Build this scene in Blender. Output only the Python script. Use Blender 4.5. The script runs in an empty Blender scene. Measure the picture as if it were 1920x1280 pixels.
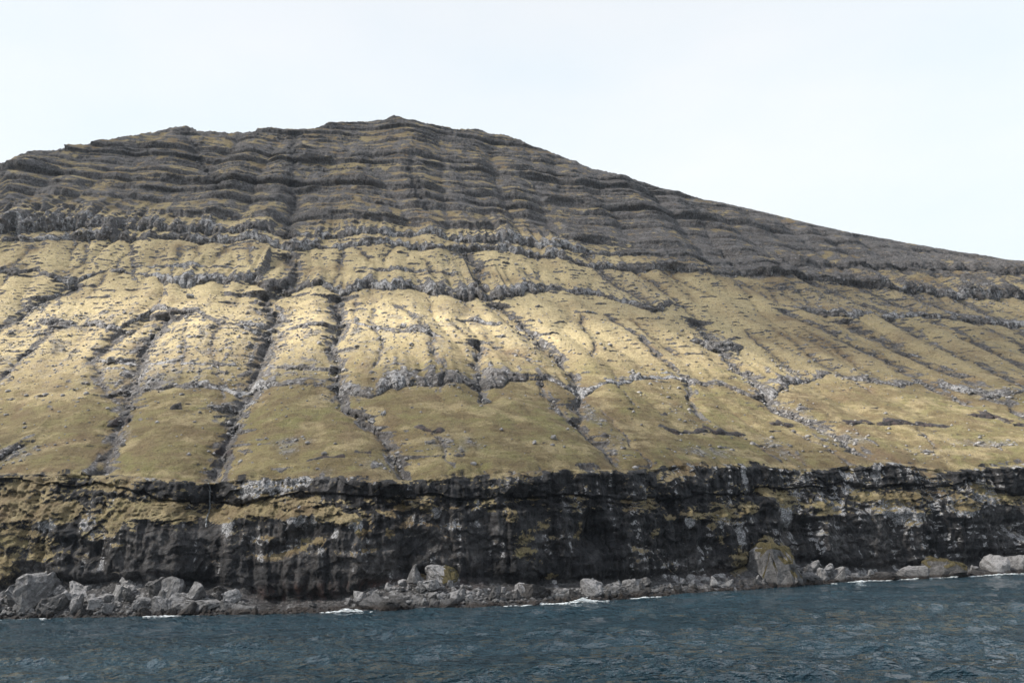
import bpy, bmesh, math, random
import numpy as np

# ================================================================ camera, sky, sun, exposure
scene = bpy.context.scene
EYE = (0.0, 0.0, 10.0)                                  # deck of a boat
PITCH, ROLL = math.atan(0.25), math.radians(2.0)
cam_data = bpy.data.cameras.new('camera')
cam_data.sensor_width = 36.0
cam_data.lens = 30.0
cam_data.clip_end = 30000.0
camera = bpy.data.objects.new('camera', cam_data)
scene.collection.objects.link(camera)
camera.location = EYE
camera.rotation_mode = 'QUATERNION'
from mathutils import Matrix, Vector
camera.rotation_quaternion = (Matrix.Rotation(math.pi/2+PITCH, 3, 'X') @ Matrix.Rotation(-ROLL, 3, 'Z')).to_quaternion()
scene.camera = camera

SUN_EL, SUN_AZ = math.radians(44), math.radians(-108)     # azimuth from straight ahead, negative to the left
to_sun = Vector((math.sin(SUN_AZ)*math.cos(SUN_EL), math.cos(SUN_AZ)*math.cos(SUN_EL), math.sin(SUN_EL)))
sun_data = bpy.data.lights.new('sun', 'SUN')
sun_data.energy = 5.0
sun_data.angle = math.radians(0.6)
sun_data.color = (1.0, 0.95, 0.86)
sun = bpy.data.objects.new('sun', sun_data)
scene.collection.objects.link(sun)
sun.rotation_mode = 'QUATERNION'
sun.rotation_quaternion = to_sun.to_track_quat('Z', 'Y')

world = bpy.data.worlds.new('World'); scene.world = world; world.use_nodes = True
wn, wl = world.node_tree.nodes, world.node_tree.links
wn.clear()
def wnode(t, **k):
    n = wn.new(t)
    for a, b in k.items(): setattr(n, a, b)
    return n
w_out = wnode('ShaderNodeOutputWorld'); w_bg = wnode('ShaderNodeBackground')
w_sky = wnode('ShaderNodeTexSky', sky_type='NISHITA', sun_disc=False, sun_elevation=SUN_EL, sun_rotation=SUN_AZ, air_density=1.0, dust_density=2.0)
w_tc = wnode('ShaderNodeTexCoord')
w_map = wnode('ShaderNodeMapping'); w_map.inputs['Scale'].default_value = (1.0, 1.0, 2.2)
w_noise = wnode('ShaderNodeTexNoise'); w_noise.inputs['Scale'].default_value = 2.1; w_noise.inputs['Detail'].default_value = 5; w_noise.inputs['Roughness'].default_value = 0.5
w_ramp = wnode('ShaderNodeValToRGB')
w_ramp.color_ramp.elements[0].position = 0.36; w_ramp.color_ramp.elements[0].color = (4.95, 5.4, 5.65, 1)   # thin veil of cloud
w_ramp.color_ramp.elements[1].position = 0.60; w_ramp.color_ramp.elements[1].color = (5.5, 5.65, 5.7, 1)   # thick bright cloud
w_mix = wnode('ShaderNodeMixRGB')
w_sep = wnode('ShaderNodeSeparateXYZ'); w_veil = wnode('ShaderNodeMapRange', interpolation_type='SMOOTHSTEP')   # veil thins overhead
w_veil.inputs['From Min'].default_value = 0.35; w_veil.inputs['From Max'].default_value = 1.0; w_veil.inputs['To Min'].default_value = 0.92; w_veil.inputs['To Max'].default_value = 0.50
wl.new(w_tc.outputs['Generated'], w_sep.inputs[0]); wl.new(w_sep.outputs['Z'], w_veil.inputs['Value']); wl.new(w_veil.outputs[0], w_mix.inputs['Fac'])
wl.new(w_tc.outputs['Generated'], w_map.inputs['Vector']); wl.new(w_map.outputs['Vector'], w_noise.inputs['Vector'])
wl.new(w_noise.outputs['Fac'], w_ramp.inputs['Fac'])
wl.new(w_sky.outputs['Color'], w_mix.inputs['Color1']); wl.new(w_ramp.outputs['Color'], w_mix.inputs['Color2'])
wl.new(w_mix.outputs['Color'], w_bg.inputs['Color']); w_bg.inputs['Strength'].default_value = 0.1
wl.new(w_bg.outputs['Background'], w_out.inputs['Surface'])

scene.view_settings.view_transform = 'Standard'
scene.view_settings.look = 'None'
scene.view_settings.exposure = 0.95
scene.view_settings.gamma = 1.0
scene.view_settings.use_curve_mapping = False

# ================================================================ helpers
random.seed(7)
rng = np.random.default_rng(11)
_perm = rng.permutation(4096).astype(np.int64)
_ang = rng.random(4096)*2*math.pi
_gx, _gy = np.cos(_ang), np.sin(_ang)
_rv = rng.random(4096)
def _h(ix, iy, s):
    return _perm[(_perm[(ix+s*131) & 4095]+iy) & 4095]
def noise(x, y, s=0):
    """gradient noise about -1..1"""
    x = np.asarray(x, dtype=np.float64); y = np.asarray(y, dtype=np.float64)
    x0 = np.floor(x).astype(np.int64); y0 = np.floor(y).astype(np.int64)
    fx = x-x0; fy = y-y0
    u = fx*fx*fx*(fx*(fx*6-15)+10); v = fy*fy*fy*(fy*(fy*6-15)+10)
    def g(i, j):
        h = _h(x0+i, y0+j, s); return _gx[h]*(fx-i)+_gy[h]*(fy-j)
    a = g(0, 0); a = a+u*(g(1, 0)-a)
    b = g(0, 1); b = b+u*(g(1, 1)-b)
    return (a+v*(b-a))*1.5
def fbm(x, y, o=4, s=0, r=0.5):
    t = 0; a = 1.0; n = 0
    for k in range(o):
        t = t+a*noise(x*2**k, y*2**k, s+k*7); n += a; a *= r
    return t/n
def ridged(x, y, o=3, s=0):
    t = 0; a = 1.0; n = 0
    for k in range(o):
        t = t+a*(1-2*np.abs(noise(x*2**k, y*2**k, s+k*5))); n += a; a *= 0.5
    return t/n
def cells(x, y, s=0):
    """cellular noise: random value of the nearest cell, and distance to its border"""
    x0 = np.floor(x).astype(np.int64); y0 = np.floor(y).astype(np.int64)
    d1 = np.full(x.shape, 9.0); d2 = d1.copy(); val = np.zeros(x.shape)
    for i in (-1, 0, 1):
        for j in (-1, 0, 1):
            h = _h(x0+i, y0+j, s); h2 = _perm[h]
            d = np.hypot(x0+i+_rv[h]-x, y0+j+_rv[h2]-y)
            near = d < d1
            d2 = np.where(near, d1, np.minimum(d2, d)); val = np.where(near, _rv[_perm[h2]], val); d1 = np.minimum(d1, d)
    return val, d2-d1

# ---------------------------------------------------------------- ground survey: base shape of the mountain
PHI = math.radians(9.0)                      # the shore and its contours swing 9 degrees away from the view
UP = (-math.sin(PHI), math.cos(PHI))         # horizontal direction straight up the slope
CTOP = 18.0                                  # metres from waterline to the lip of the sea cliff
def to_ac(X, Y):
    return X*math.cos(PHI)+Y*math.sin(PHI), -X*math.sin(PHI)+Y*math.cos(PHI)
def to_xy(A, C):
    return A*math.cos(PHI)-C*math.sin(PHI), A*math.sin(PHI)+C*math.cos(PHI)
def sst(a, b, x):
    t = np.clip((x-a)/(b-a), 0, 1); return t*t*(3-2*t)
def tab(t, A):
    return np.interp(A, t[0], t[1])
def shore(A): return tab(SHORE, A)
_t = np.arange(0, 2001.0)
_P = np.concatenate([[0], np.cumsum((0.55+0.37*sst(0, 330, _t))[:-1])])
def flank(A):                                # the right flank swings round and faces further right
    d = np.maximum(A-40, 0); return np.where(d < 200, d*d/200*0.10, 20+40*(1-np.exp(-(d-200)/200)))
def slope_t(A, C):
    c = C-shore(A)
    w = 0.75*sst(10, 240, c)
    ref = shore(A)*(1-w)+(LINE[0]+LINE[1]*A+flank(A))*w
    return C-ref-CTOP, w
def slope_z(A, C):
    t, w = slope_t(A, C)
    z0 = tab(ZCT, A)*(1-w)+ZMEAN*w
    return z0+np.interp(t, _t, _P)+np.minimum(t, 0)*0.8

# survey tables, metres: A along the shore, z height above the sea
SHORE = (np.array([-541.3, -535.3, -529.3, -523.3, -517.3, -511.3, -505.3, -499.3, -493.3, -487.3, -481.3, -475.3, -469.3, -463.3, -457.3, -451.3, -445.3, -439.3, -433.3, -427.3, -421.3, -415.3, -409.3, -403.3, -397.3, -391.3, -385.3, -379.3, -373.3, -367.3, -361.3, -355.3, -349.3, -343.3, -337.3, -331.3, -325.3, -319.3, -313.3, -307.3, -301.3, -295.3, -289.3, -283.3, -277.3, -271.3, -265.3, -259.3, -253.3, -247.3, -241.3, -235.3, -229.3, -223.3, -217.3, -211.3, -205.3, -199.3, -193.3, -187.3, -181.3, -175.3, -169.3, -163.3, -157.3, -151.3, -145.3, -139.3, -133.3, -127.3, -121.3, -115.3, -109.3, -103.3, -97.3, -91.3, -85.3, -79.3, -73.3, -67.3, -61.3, -55.3, -49.3, -43.3, -37.3, -31.3, -25.3, -19.3, -13.3, -7.3, -1.3, 4.7, 10.7, 16.7, 22.7, 28.7, 34.7, 40.7, 46.7, 52.7, 58.7, 64.7, 70.7, 76.7, 82.7, 88.7, 94.7, 100.7, 106.7, 112.7, 118.7, 124.7, 130.7, 136.7, 142.7, 148.7, 154.7, 160.7, 166.7, 172.7, 178.7, 184.7, 190.7, 196.7, 202.7, 208.7, 214.7, 220.7, 226.7, 232.7, 238.7, 244.7, 250.7, 256.7, 262.7, 268.7, 274.7, 280.7, 286.7, 292.7, 298.7, 304.7, 310.7, 316.7, 322.7, 328.7, 334.7, 340.7, 346.7, 352.7, 358.7, 364.7, 370.7, 376.7, 382.7, 388.7, 394.7, 400.7, 406.7, 412.7, 418.7, 424.7, 430.7, 436.7, 442.7, 448.7, 454.7, 460.7, 466.7, 472.7, 478.7, 484.7, 490.7, 496.7, 502.7, 508.7, 514.7, 520.7, 526.7, 532.7, 538.7, 544.7, 550.7, 556.7, 562.7, 568.7, 574.7, 580.7, 586.7, 592.7, 598.7, 604.7, 610.7, 616.7, 622.7, 628.7, 634.7, 640.7, 646.7, 652.7, 658.7, 664.7, 670.7, 676.7, 682.7, 688.7, 694.7, 700.7, 706.7, 712.7, 718.7, 724.7, 730.7, 736.7, 742.7, 748.7, 754.7, 760.7, 766.7, 772.7, 778.7, 784.7, 790.7, 796.7, 802.7, 808.7, 814.7, 820.7, 826.7, 832.7, 838.7, 844.7]), np.array([229.61, 229.7, 229.81, 229.94, 230.08, 230.23, 230.38, 230.53, 230.68, 230.83, 230.98, 231.13, 231.28, 231.43, 231.58, 231.73, 231.88, 232.03, 232.18, 232.33, 232.48, 232.63, 232.78, 232.93, 233.08, 233.23, 233.38, 233.53, 233.68, 233.83, 233.98, 234.13, 234.28, 234.43, 234.58, 234.73, 234.88, 235.03, 235.18, 235.33, 235.48, 235.63, 235.78, 235.93, 236.08, 236.23, 236.38, 236.53, 236.68, 236.83, 236.98, 237.13, 237.28, 237.43, 237.58, 237.73, 237.88, 238.03, 238.18, 238.33, 238.48, 238.63, 238.77, 238.84, 238.75, 238.35, 237.54, 236.24, 234.45, 232.23, 229.71, 227.03, 224.32, 221.66, 219.06, 216.51, 214.0, 211.5, 209.02, 206.56, 204.13, 201.77, 199.46, 197.2, 194.96, 192.71, 190.44, 188.18, 185.97, 183.88, 182.0, 180.43, 179.29, 178.67, 178.62, 179.15, 180.25, 181.88, 183.95, 186.39, 189.13, 192.11, 195.29, 198.58, 201.87, 205.04, 207.99, 210.65, 213.02, 215.11, 216.98, 218.65, 220.11, 221.33, 222.31, 223.06, 223.66, 224.19, 224.73, 225.34, 226.05, 226.83, 227.62, 228.36, 228.96, 229.36, 229.49, 229.34, 228.96, 228.46, 227.98, 227.63, 227.5, 227.61, 227.93, 228.41, 228.97, 229.56, 230.16, 230.76, 231.36, 231.96, 232.56, 233.16, 233.76, 234.36, 234.96, 235.56, 236.16, 236.76, 237.36, 237.96, 238.56, 239.16, 239.76, 240.36, 240.96, 241.56, 242.16, 242.76, 243.36, 243.96, 244.56, 245.16, 245.76, 246.36, 246.96, 247.56, 248.16, 248.76, 249.36, 249.96, 250.56, 251.16, 251.76, 252.36, 252.96, 253.56, 254.16, 254.76, 255.36, 255.96, 256.56, 257.16, 257.76, 258.36, 258.96, 259.56, 260.16, 260.76, 261.36, 261.96, 262.56, 263.16, 263.76, 264.36, 264.96, 265.56, 266.16, 266.76, 267.36, 267.96, 268.56, 269.16, 269.76, 270.36, 270.96, 271.56, 272.16, 272.76, 273.36, 273.96, 274.56, 275.16, 275.76, 276.36, 276.96, 277.56, 278.16, 278.76, 279.36, 279.96, 280.56, 281.16, 281.76, 282.36, 282.96, 283.55, 284.12, 284.64, 285.08, 285.43]))
ZCT = (np.array([-156.8, -153.8, -150.8, -147.8, -144.8, -141.8, -138.8, -135.8, -132.8, -129.8, -126.8, -123.8, -120.8, -117.8, -114.8, -111.8, -108.8, -105.8, -102.8, -99.8, -96.8, -93.8, -90.8, -87.8, -84.8, -81.8, -78.8, -75.8, -72.8, -69.8, -66.8, -63.8, -60.8, -57.8, -54.8, -51.8, -48.8, -45.8, -42.8, -39.8, -36.8, -33.8, -30.8, -27.8, -24.8, -21.8, -18.8, -15.8, -12.8, -9.8, -6.8, -3.8, -0.8, 2.2, 5.2, 8.2, 11.2, 14.2, 17.2, 20.2, 23.2, 26.2, 29.2, 32.2, 35.2, 38.2, 41.2, 44.2, 47.2, 50.2, 53.2, 56.2, 59.2, 62.2, 65.2, 68.2, 71.2, 74.2, 77.2, 80.2, 83.2, 86.2, 89.2, 92.2, 95.2, 98.2, 101.2, 104.2, 107.2, 110.2, 113.2, 116.2, 119.2, 122.2, 125.2, 128.2, 131.2, 134.2, 137.2, 140.2, 143.2, 146.2, 149.2, 152.2, 155.2, 158.2, 161.2, 164.2, 167.2, 170.2, 173.2, 176.2, 179.2, 182.2, 185.2, 188.2, 191.2, 194.2, 197.2, 200.2, 203.2, 206.2, 209.2, 212.2, 215.2, 218.2, 221.2, 224.2, 227.2, 230.2, 233.2, 236.2, 239.2, 242.2, 245.2, 248.2, 251.2, 254.2, 257.2, 260.2, 263.2, 266.2, 269.2, 272.2, 275.2, 278.2]), np.array([37.5, 37.41, 37.29, 37.15, 37.01, 36.86, 36.72, 36.57, 36.43, 36.28, 36.14, 35.99, 35.85, 35.7, 35.56, 35.42, 35.28, 35.14, 35.01, 34.87, 34.72, 34.56, 34.39, 34.21, 34.02, 33.81, 33.58, 33.34, 33.08, 32.83, 32.57, 32.3, 31.99, 31.63, 31.25, 30.84, 30.44, 30.07, 29.78, 29.6, 29.56, 29.6, 29.66, 29.68, 29.65, 29.6, 29.59, 29.6, 29.56, 29.37, 29.02, 28.56, 28.1, 27.74, 27.54, 27.54, 27.7, 27.95, 28.16, 28.25, 28.27, 28.32, 28.48, 28.73, 28.99, 29.2, 29.35, 29.45, 29.52, 29.58, 29.61, 29.63, 29.66, 29.75, 29.92, 30.18, 30.52, 30.9, 31.27, 31.6, 31.86, 32.07, 32.22, 32.34, 32.46, 32.56, 32.64, 32.65, 32.57, 32.42, 32.2, 31.97, 31.76, 31.62, 31.6, 31.69, 31.88, 32.12, 32.4, 32.71, 33.06, 33.38, 33.59, 33.62, 33.43, 33.04, 32.49, 31.84, 31.17, 30.7, 30.61, 30.89, 31.36, 31.76, 31.96, 32.0, 32.05, 32.18, 32.38, 32.6, 32.78, 32.91, 33.01, 33.08, 33.15, 33.22, 33.28, 33.35, 33.42, 33.5, 33.57, 33.65, 33.72, 33.8, 33.87, 33.95, 34.02, 34.1, 34.18, 34.25, 34.33, 34.4, 34.48, 34.55, 34.62, 34.66]))
ZBB = (np.array([-155.1, -109.7, -94.4, -71.1, -59.9, -51.6, -41.2, -34.7, -28.4, -18.5, -8.8, -1.6, 10.2, 22.1, 34.6, 48.2, 63.2, 80.5, 97.4, 103.3, 118.7, 137.9, 147.0, 156.3, 171.3, 179.5, 189.1, 198.9, 272.4]), np.array([34.97, 32.8, 32.29, 30.57, 28.67, 25.1, 25.21, 23.67, 24.58, 25.9, 24.45, 24.12, 23.41, 22.84, 22.89, 23.12, 22.35, 23.24, 23.72, 25.66, 26.19, 27.22, 25.88, 26.23, 25.69, 27.54, 24.99, 23.21, 22.37]))
ZLB = (np.array([-150.8, -105.9, -91.3, -82.8, -73.1, -64.8, -59.6, -46.5, -40.2, -32.7, -22.9, -15.7, -8.5, 0.8, 7.7, 15.8, 27.7, 40.3, 54.2, 69.7, 83.5, 94.8, 106.5, 115.5, 134.3, 152.4, 170.9, 185.2, 194.8, 266.5]), np.array([21.66, 19.87, 21.15, 21.4, 21.59, 19.37, 21.59, 19.19, 20.11, 20.97, 19.94, 20.78, 18.73, 18.34, 20.95, 20.1, 19.81, 19.04, 20.18, 17.65, 16.95, 18.28, 21.79, 18.84, 18.6, 17.49, 17.86, 20.75, 18.98, 17.16]))
ZPT = (np.array([-146.1, -87.8, -80.0, -71.6, -54.8, -46.0, -31.4, -25.3, -21.8, -12.6, -7.0, -1.4, 5.3, 13.0, 20.9, 32.5, 45.1, 59.0, 74.9, 90.9, 102.4, 118.6, 129.3, 140.1, 147.3, 161.6, 174.4, 188.2, 258.3]), np.array([7.13, 5.62, 9.6, 6.4, 6.87, 5.7, 3.96, 1.59, 0.41, 0.42, 1.58, 3.59, 5.33, 5.61, 3.91, 2.66, 2.84, 2.38, 2.29, 3.31, 6.34, 4.09, 1.84, 1.12, 1.28, 1.92, 2.05, 3.38, 3.37]))
LW = (np.array([-151.6, -91.7, -46.6, -32.7, -8.5, 0.8, 10.0, 61.6, 76.5, 106.0, 126.7, 152.5, 180.5, 194.4, 265.9]), np.array([6.0, 6.5, 6.5, 5.5, 4.5, 2.2, 1.4, 1.4, 3.0, 5.0, 5.0, 5.5, 5.0, 4.0, 4.0]))
RIDGE = (np.array([-283.5, -268.0, -252.8, -244.5, -236.2, -233.9, -232.3, -227.9, -217.9, -210.1, -210.1, -200.3, -196.6, -189.0, -183.8, -174.8, -168.0, -167.5, -163.3, -158.9, -154.6, -147.5, -141.8, -135.3, -120.5, -113.5, -102.0, -95.4, -94.2, -84.0, -69.4, -55.4, -47.9, -37.0, -32.3, -25.8, -19.5, -6.8, 1.8, 9.7, 15.9, 21.4, 32.3, 45.4, 56.3, 58.3, 79.6, 84.0, 87.7, 102.0, 110.6, 118.4, 119.8, 125.9, 136.2, 146.9, 155.0, 156.2, 165.0, 178.2, 193.6, 208.4, 220.1, 231.5, 246.8, 260.0, 293.1, 297.4, 308.7, 328.4, 359.7, 385.4, 401.5, 426.7, 443.2, 460.5, 476.6, 494.8, 524.3, 596.2, 694.9]), np.array([177.06, 222.59, 274.9, 296.73, 309.99, 314.82, 328.05, 332.47, 335.66, 340.69, 347.14, 350.04, 358.37, 361.81, 367.17, 372.61, 381.58, 376.15, 383.46, 387.66, 392.99, 395.25, 391.5, 385.64, 385.6, 383.77, 385.28, 388.28, 394.97, 396.79, 393.74, 394.92, 401.79, 411.5, 416.77, 414.51, 415.99, 419.62, 423.71, 430.22, 429.23, 423.65, 422.03, 418.89, 416.42, 413.42, 421.42, 419.28, 413.03, 415.76, 411.43, 403.84, 399.63, 395.79, 390.37, 378.09, 374.65, 370.8, 362.46, 361.14, 352.57, 343.05, 338.21, 332.92, 326.2, 324.51, 315.56, 314.73, 309.86, 303.15, 293.0, 288.53, 284.34, 279.28, 275.66, 272.77, 268.87, 266.89, 256.81, 232.45, 194.94]))
LINE = (208.039, 0.06029); ZMEAN = 32.09
ROCK_BANDS = [   # (A, z of foot, height)
 ([-90.4, -86.2, -78.9, -65.4, -53.5, -45.6, -39.5, -27.5, -17.2, -11.9, -3.8, 7.5, 19.0, 25.7, 30.4, 35.8, 45.6, 49.5, 57.0, 61.7, 66.0, 75.2, 81.8, 93.3, 109.3, 121.5, 130.7, 138.3, 143.6, 159.3, 174.4, 189.5, 199.0, 212.0, 226.0, 239.5, 243.3, 260.9, 287.1], [64.4, 64.6, 65.5, 66.1, 66.1, 62.6, 64.8, 64.7, 63.7, 59.8, 57.1, 61.1, 62.0, 61.9, 60.4, 62.0, 64.8, 65.1, 64.8, 60.5, 59.6, 65.3, 66.0, 70.2, 73.2, 70.1, 70.0, 63.6, 62.7, 71.2, 74.9, 80.2, 75.1, 71.7, 75.1, 67.9, 64.4, 67.7, 70.0], [0.0, 5.5, 6.8, 4.5, 5.6, 5.9, 6.8, 5.0, 5.0, 8.2, 11.2, 11.5, 11.2, 10.7, 12.3, 11.5, 9.6, 8.4, 7.0, 9.8, 7.2, 1.8, 5.2, 4.1, 2.9, 4.8, 4.6, 7.4, 10.1, 10.0, 5.4, 3.1, 6.5, 4.8, 3.6, 8.5, 9.1, 3.7, 3.3]),
 ([-56.8, -49.6, -44.4, -40.5, -36.3], [59.6, 55.7, 54.3, 56.9, 59.4], [0.0, 4.4, 5.8, 5.0, 0.0]),
 ([-142.9, -132.9, -119.6, -113.5, -108.8, -103.7, -100.8, -94.8, -84.7, -75.7, -67.0, -57.9, -48.4, -44.4], [109.7, 107.2, 107.0, 105.7, 103.1, 103.7, 109.0, 115.5, 112.5, 112.0, 105.1, 102.8, 98.1, 98.7], [0.0, 7.4, 5.7, 5.2, 11.6, 8.5, 3.1, 5.7, 5.6, 5.8, 3.1, 1.9, 4.5, 0.0]),
 ([-71.1, -61.1, -51.4, -40.6, -32.4, -18.7, -13.8, -5.1, 5.2, 15.3, 23.1, 27.3], [111.0, 106.7, 101.9, 100.4, 101.0, 100.1, 104.7, 99.7, 94.7, 93.2, 90.1, 90.9], [0.0, 3.2, 4.6, 3.1, 2.4, 4.9, 2.0, 3.2, 4.7, 5.6, 2.3, 0.0]),
 ([31.8, 37.2, 45.6, 53.4], [105.1, 104.4, 101.7, 100.9], [0.0, 5.3, 5.4, 0.0]),
 ([-109.1, -98.0, -77.2, -61.4, -45.1, -31.2, -18.3, -6.0], [85.2, 83.0, 80.1, 77.9, 78.3, 74.1, 71.7, 72.2], [0.0, 2.3, 2.6, 2.7, 2.0, 2.5, 2.5, 0.0]),
 ([-237.5, -187.7, -176.2, -168.9, -164.4, -152.7, -143.8, -139.3, -130.9, -105.6, -98.6, -88.0, -81.9, -71.9, -64.8, -58.6, -52.4, -41.5, -35.3, -28.0, -17.7, -6.0, 1.3, 16.0, 25.3, 34.7, 41.7, 52.2, 60.5, 70.0, 85.2, 96.2, 108.1, 119.6, 128.0, 134.8, 145.8, 160.3, 218.8, 225.8, 242.2, 253.1, 275.3, 285.5, 289.7, 317.3, 326.5, 353.0, 374.8, 428.4], [139.5, 146.2, 145.9, 145.0, 149.5, 142.6, 138.5, 141.5, 150.1, 143.1, 137.4, 134.7, 137.7, 136.6, 137.3, 136.4, 129.6, 128.2, 134.1, 134.0, 125.9, 133.1, 129.5, 132.1, 125.4, 123.4, 121.5, 123.6, 126.1, 132.1, 136.4, 135.5, 136.3, 129.2, 123.1, 122.4, 129.2, 133.1, 138.0, 134.5, 130.6, 128.0, 135.0, 131.3, 131.7, 138.4, 133.7, 133.3, 129.5, 119.3], [5.6, 6.9, 7.9, 6.8, 3.6, 6.0, 9.5, 7.0, 2.3, 3.8, 10.3, 13.1, 11.3, 10.3, 11.5, 15.4, 19.9, 17.1, 11.7, 11.7, 13.4, 10.7, 13.8, 12.0, 13.8, 15.0, 21.1, 21.4, 19.5, 15.8, 8.5, 8.6, 7.5, 10.3, 13.0, 13.8, 6.0, 0.0, 1.8, 5.6, 11.9, 13.2, 6.3, 8.8, 6.3, 6.4, 10.2, 11.7, 10.4, 9.0]),
 ([-125.1, -111.4, -98.5, -75.5, -55.1], [154.2, 151.7, 151.2, 150.0, 149.0], [0.0, 3.3, 4.4, 3.5, 0.0]),
 ([-19.6, -3.8, 17.1, 32.9, 43.8], [152.3, 148.5, 148.2, 147.1, 148.1], [0.0, 4.3, 5.3, 3.1, 0.0]),
 ([-259.5, -204.7, -191.6, -176.6, -162.9, -142.2, -125.7, -107.0, -87.4, -68.2, -59.3, -42.3, -34.8, -26.4, -9.8, 1.4, 12.8, 24.0, 41.8, 47.5, 59.6, 71.5, 83.3, 98.4, 109.8, 118.8, 135.9, 148.1, 164.4, 180.7, 202.6, 232.2, 248.9, 263.7, 278.6, 302.9, 324.2, 348.6, 369.5, 403.5, 426.5, 489.2], [169.0, 175.5, 174.0, 173.9, 177.0, 177.0, 176.1, 176.9, 174.8, 174.4, 170.9, 166.0, 171.5, 169.9, 171.7, 173.4, 172.6, 169.9, 174.3, 172.3, 172.9, 171.8, 169.6, 167.5, 163.8, 162.3, 164.6, 163.0, 168.2, 166.4, 167.5, 168.1, 170.2, 169.2, 168.2, 168.3, 164.9, 164.4, 160.6, 163.6, 164.3, 152.1], [4.6, 4.8, 5.8, 6.0, 8.2, 10.6, 9.7, 7.9, 8.9, 9.2, 10.0, 9.9, 9.0, 6.7, 6.7, 9.1, 6.8, 6.9, 7.2, 9.3, 7.0, 8.2, 9.6, 9.5, 7.1, 7.3, 9.6, 9.7, 8.9, 6.2, 5.0, 7.9, 10.8, 9.3, 10.9, 13.9, 13.6, 15.3, 16.4, 19.6, 18.3, 16.5]),
 ([-262.8, -206.1, -194.1, -180.7, -172.2, -156.4, -137.5, -120.6, -108.8, -95.3, -78.3, -64.4, -49.9, -21.6, -4.3, 25.2, 48.6, 67.1, 86.0, 104.7, 121.2, 153.2, 225.1, 313.1, 409.1, 468.9, 544.7], [173.6, 177.9, 178.8, 182.0, 185.9, 185.9, 185.7, 184.7, 182.5, 183.6, 182.7, 183.0, 180.6, 181.2, 181.5, 186.0, 179.9, 179.8, 179.8, 177.1, 176.9, 181.0, 179.1, 187.9, 194.5, 196.9, 187.6], [17.7, 22.0, 22.2, 24.0, 21.3, 16.7, 14.8, 15.2, 12.7, 12.9, 13.0, 13.1, 5.9, 10.5, 9.5, 5.0, 12.1, 16.0, 15.2, 12.5, 6.1, 5.2, 5.3, 8.9, 15.4, 14.2, 10.8]),
 ([7.3, 10.0, 11.9, 15.3, 17.5], [44.4, 43.0, 41.5, 41.1, 42.1], [0.0, 2.0, 2.9, 2.7, 0.0]),
 ([19.0, 21.7, 25.9, 27.7], [42.5, 42.0, 42.0, 42.3], [0.0, 1.8, 1.4, 0.0]),
 ([80.8, 83.3, 87.0, 93.9, 101.8, 112.3, 117.8], [45.8, 45.3, 42.9, 44.0, 44.0, 43.9, 44.8], [0.0, 1.9, 2.6, 2.9, 3.4, 3.0, 0.0]),
 ([129.6, 133.4, 138.7, 145.1], [50.0, 49.8, 49.2, 49.8], [0.0, 2.5, 3.0, 0.0]),
 ([153.1, 159.0, 174.1, 178.1, 185.1, 191.6, 198.6, 203.4], [51.6, 50.8, 50.7, 49.8, 49.8, 49.8, 48.7, 49.2], [0.0, 2.1, 2.3, 3.6, 4.4, 3.8, 3.1, 0.0]),
 ([214.3, 218.3, 225.3, 225.4, 232.5, 248.4], [55.9, 53.5, 52.5, 48.7, 45.7, 44.7], [0.0, 3.9, 4.4, 4.7, 4.5, 0.0]),
 ([-112.2, -100.4, -99.1, -97.5, -95.9], [38.7, 39.2, 42.8, 44.6, 45.7], [4.0, 6.9, 7.3, 4.7, 0.0]),
 ([-80.8, -78.4, -75.1, -73.8], [50.7, 50.7, 51.6, 53.6], [0.0, 4.2, 3.6, 0.0]),
 ([-45.7, -43.1, -39.5, -39.2], [40.1, 38.8, 38.6, 40.4], [0.0, 2.6, 3.0, 0.0]),
 ([-19.6, -17.1, -13.4, -8.8, -7.8], [33.4, 33.9, 34.6, 34.3, 33.6], [0.0, 1.2, 1.5, 1.3, 0.0]),
 ([-7.6, -6.3, -2.4, -1.5], [35.9, 35.9, 35.6, 35.1], [0.0, 0.8, 0.9, 0.0]),
 ([136.0, 141.3, 146.3, 158.6, 164.8], [100.1, 100.3, 93.2, 95.3, 98.9], [0.0, 6.8, 9.2, 8.2, 0.0]),
 ([218.8, 230.1, 239.0], [116.7, 118.7, 115.3], [0.0, 2.1, 0.0]),
 ([-112.6, -111.1, -109.4, -108.4], [61.0, 60.4, 60.2, 60.4], [0.0, 1.6, 1.6, 0.0]),
 ([-99.1, -97.9, -96.5, -95.5], [57.9, 57.5, 57.4, 57.6], [0.0, 1.3, 1.2, 0.0]),
 ([-63.7, -62.4, -60.4, -58.6], [56.1, 56.1, 56.0, 55.4], [0.0, 2.2, 2.4, 0.0]),
 ([88.3, 89.5, 91.3, 93.0], [61.2, 61.0, 61.2, 61.6], [0.0, 1.5, 1.5, 0.0]),
 ([86.3, 87.4, 90.3, 91.7], [51.3, 51.1, 51.6, 52.0], [0.0, 1.4, 1.3, 0.0]),
 ([-26.5, -24.9, -23.3], [52.2, 51.9, 51.8], [0.0, 0.9, 0.0]),
 ([200.6, 203.1, 206.4], [144.6, 144.4, 145.2], [0.0, 2.2, 0.0]),
 ([168.7, 170.3, 173.0], [64.3, 64.1, 64.3], [0.0, 1.6, 0.0]),
 ([7.0, 8.8, 10.9], [52.0, 51.4, 51.4], [0.0, 1.6, 0.0]),
]
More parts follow.
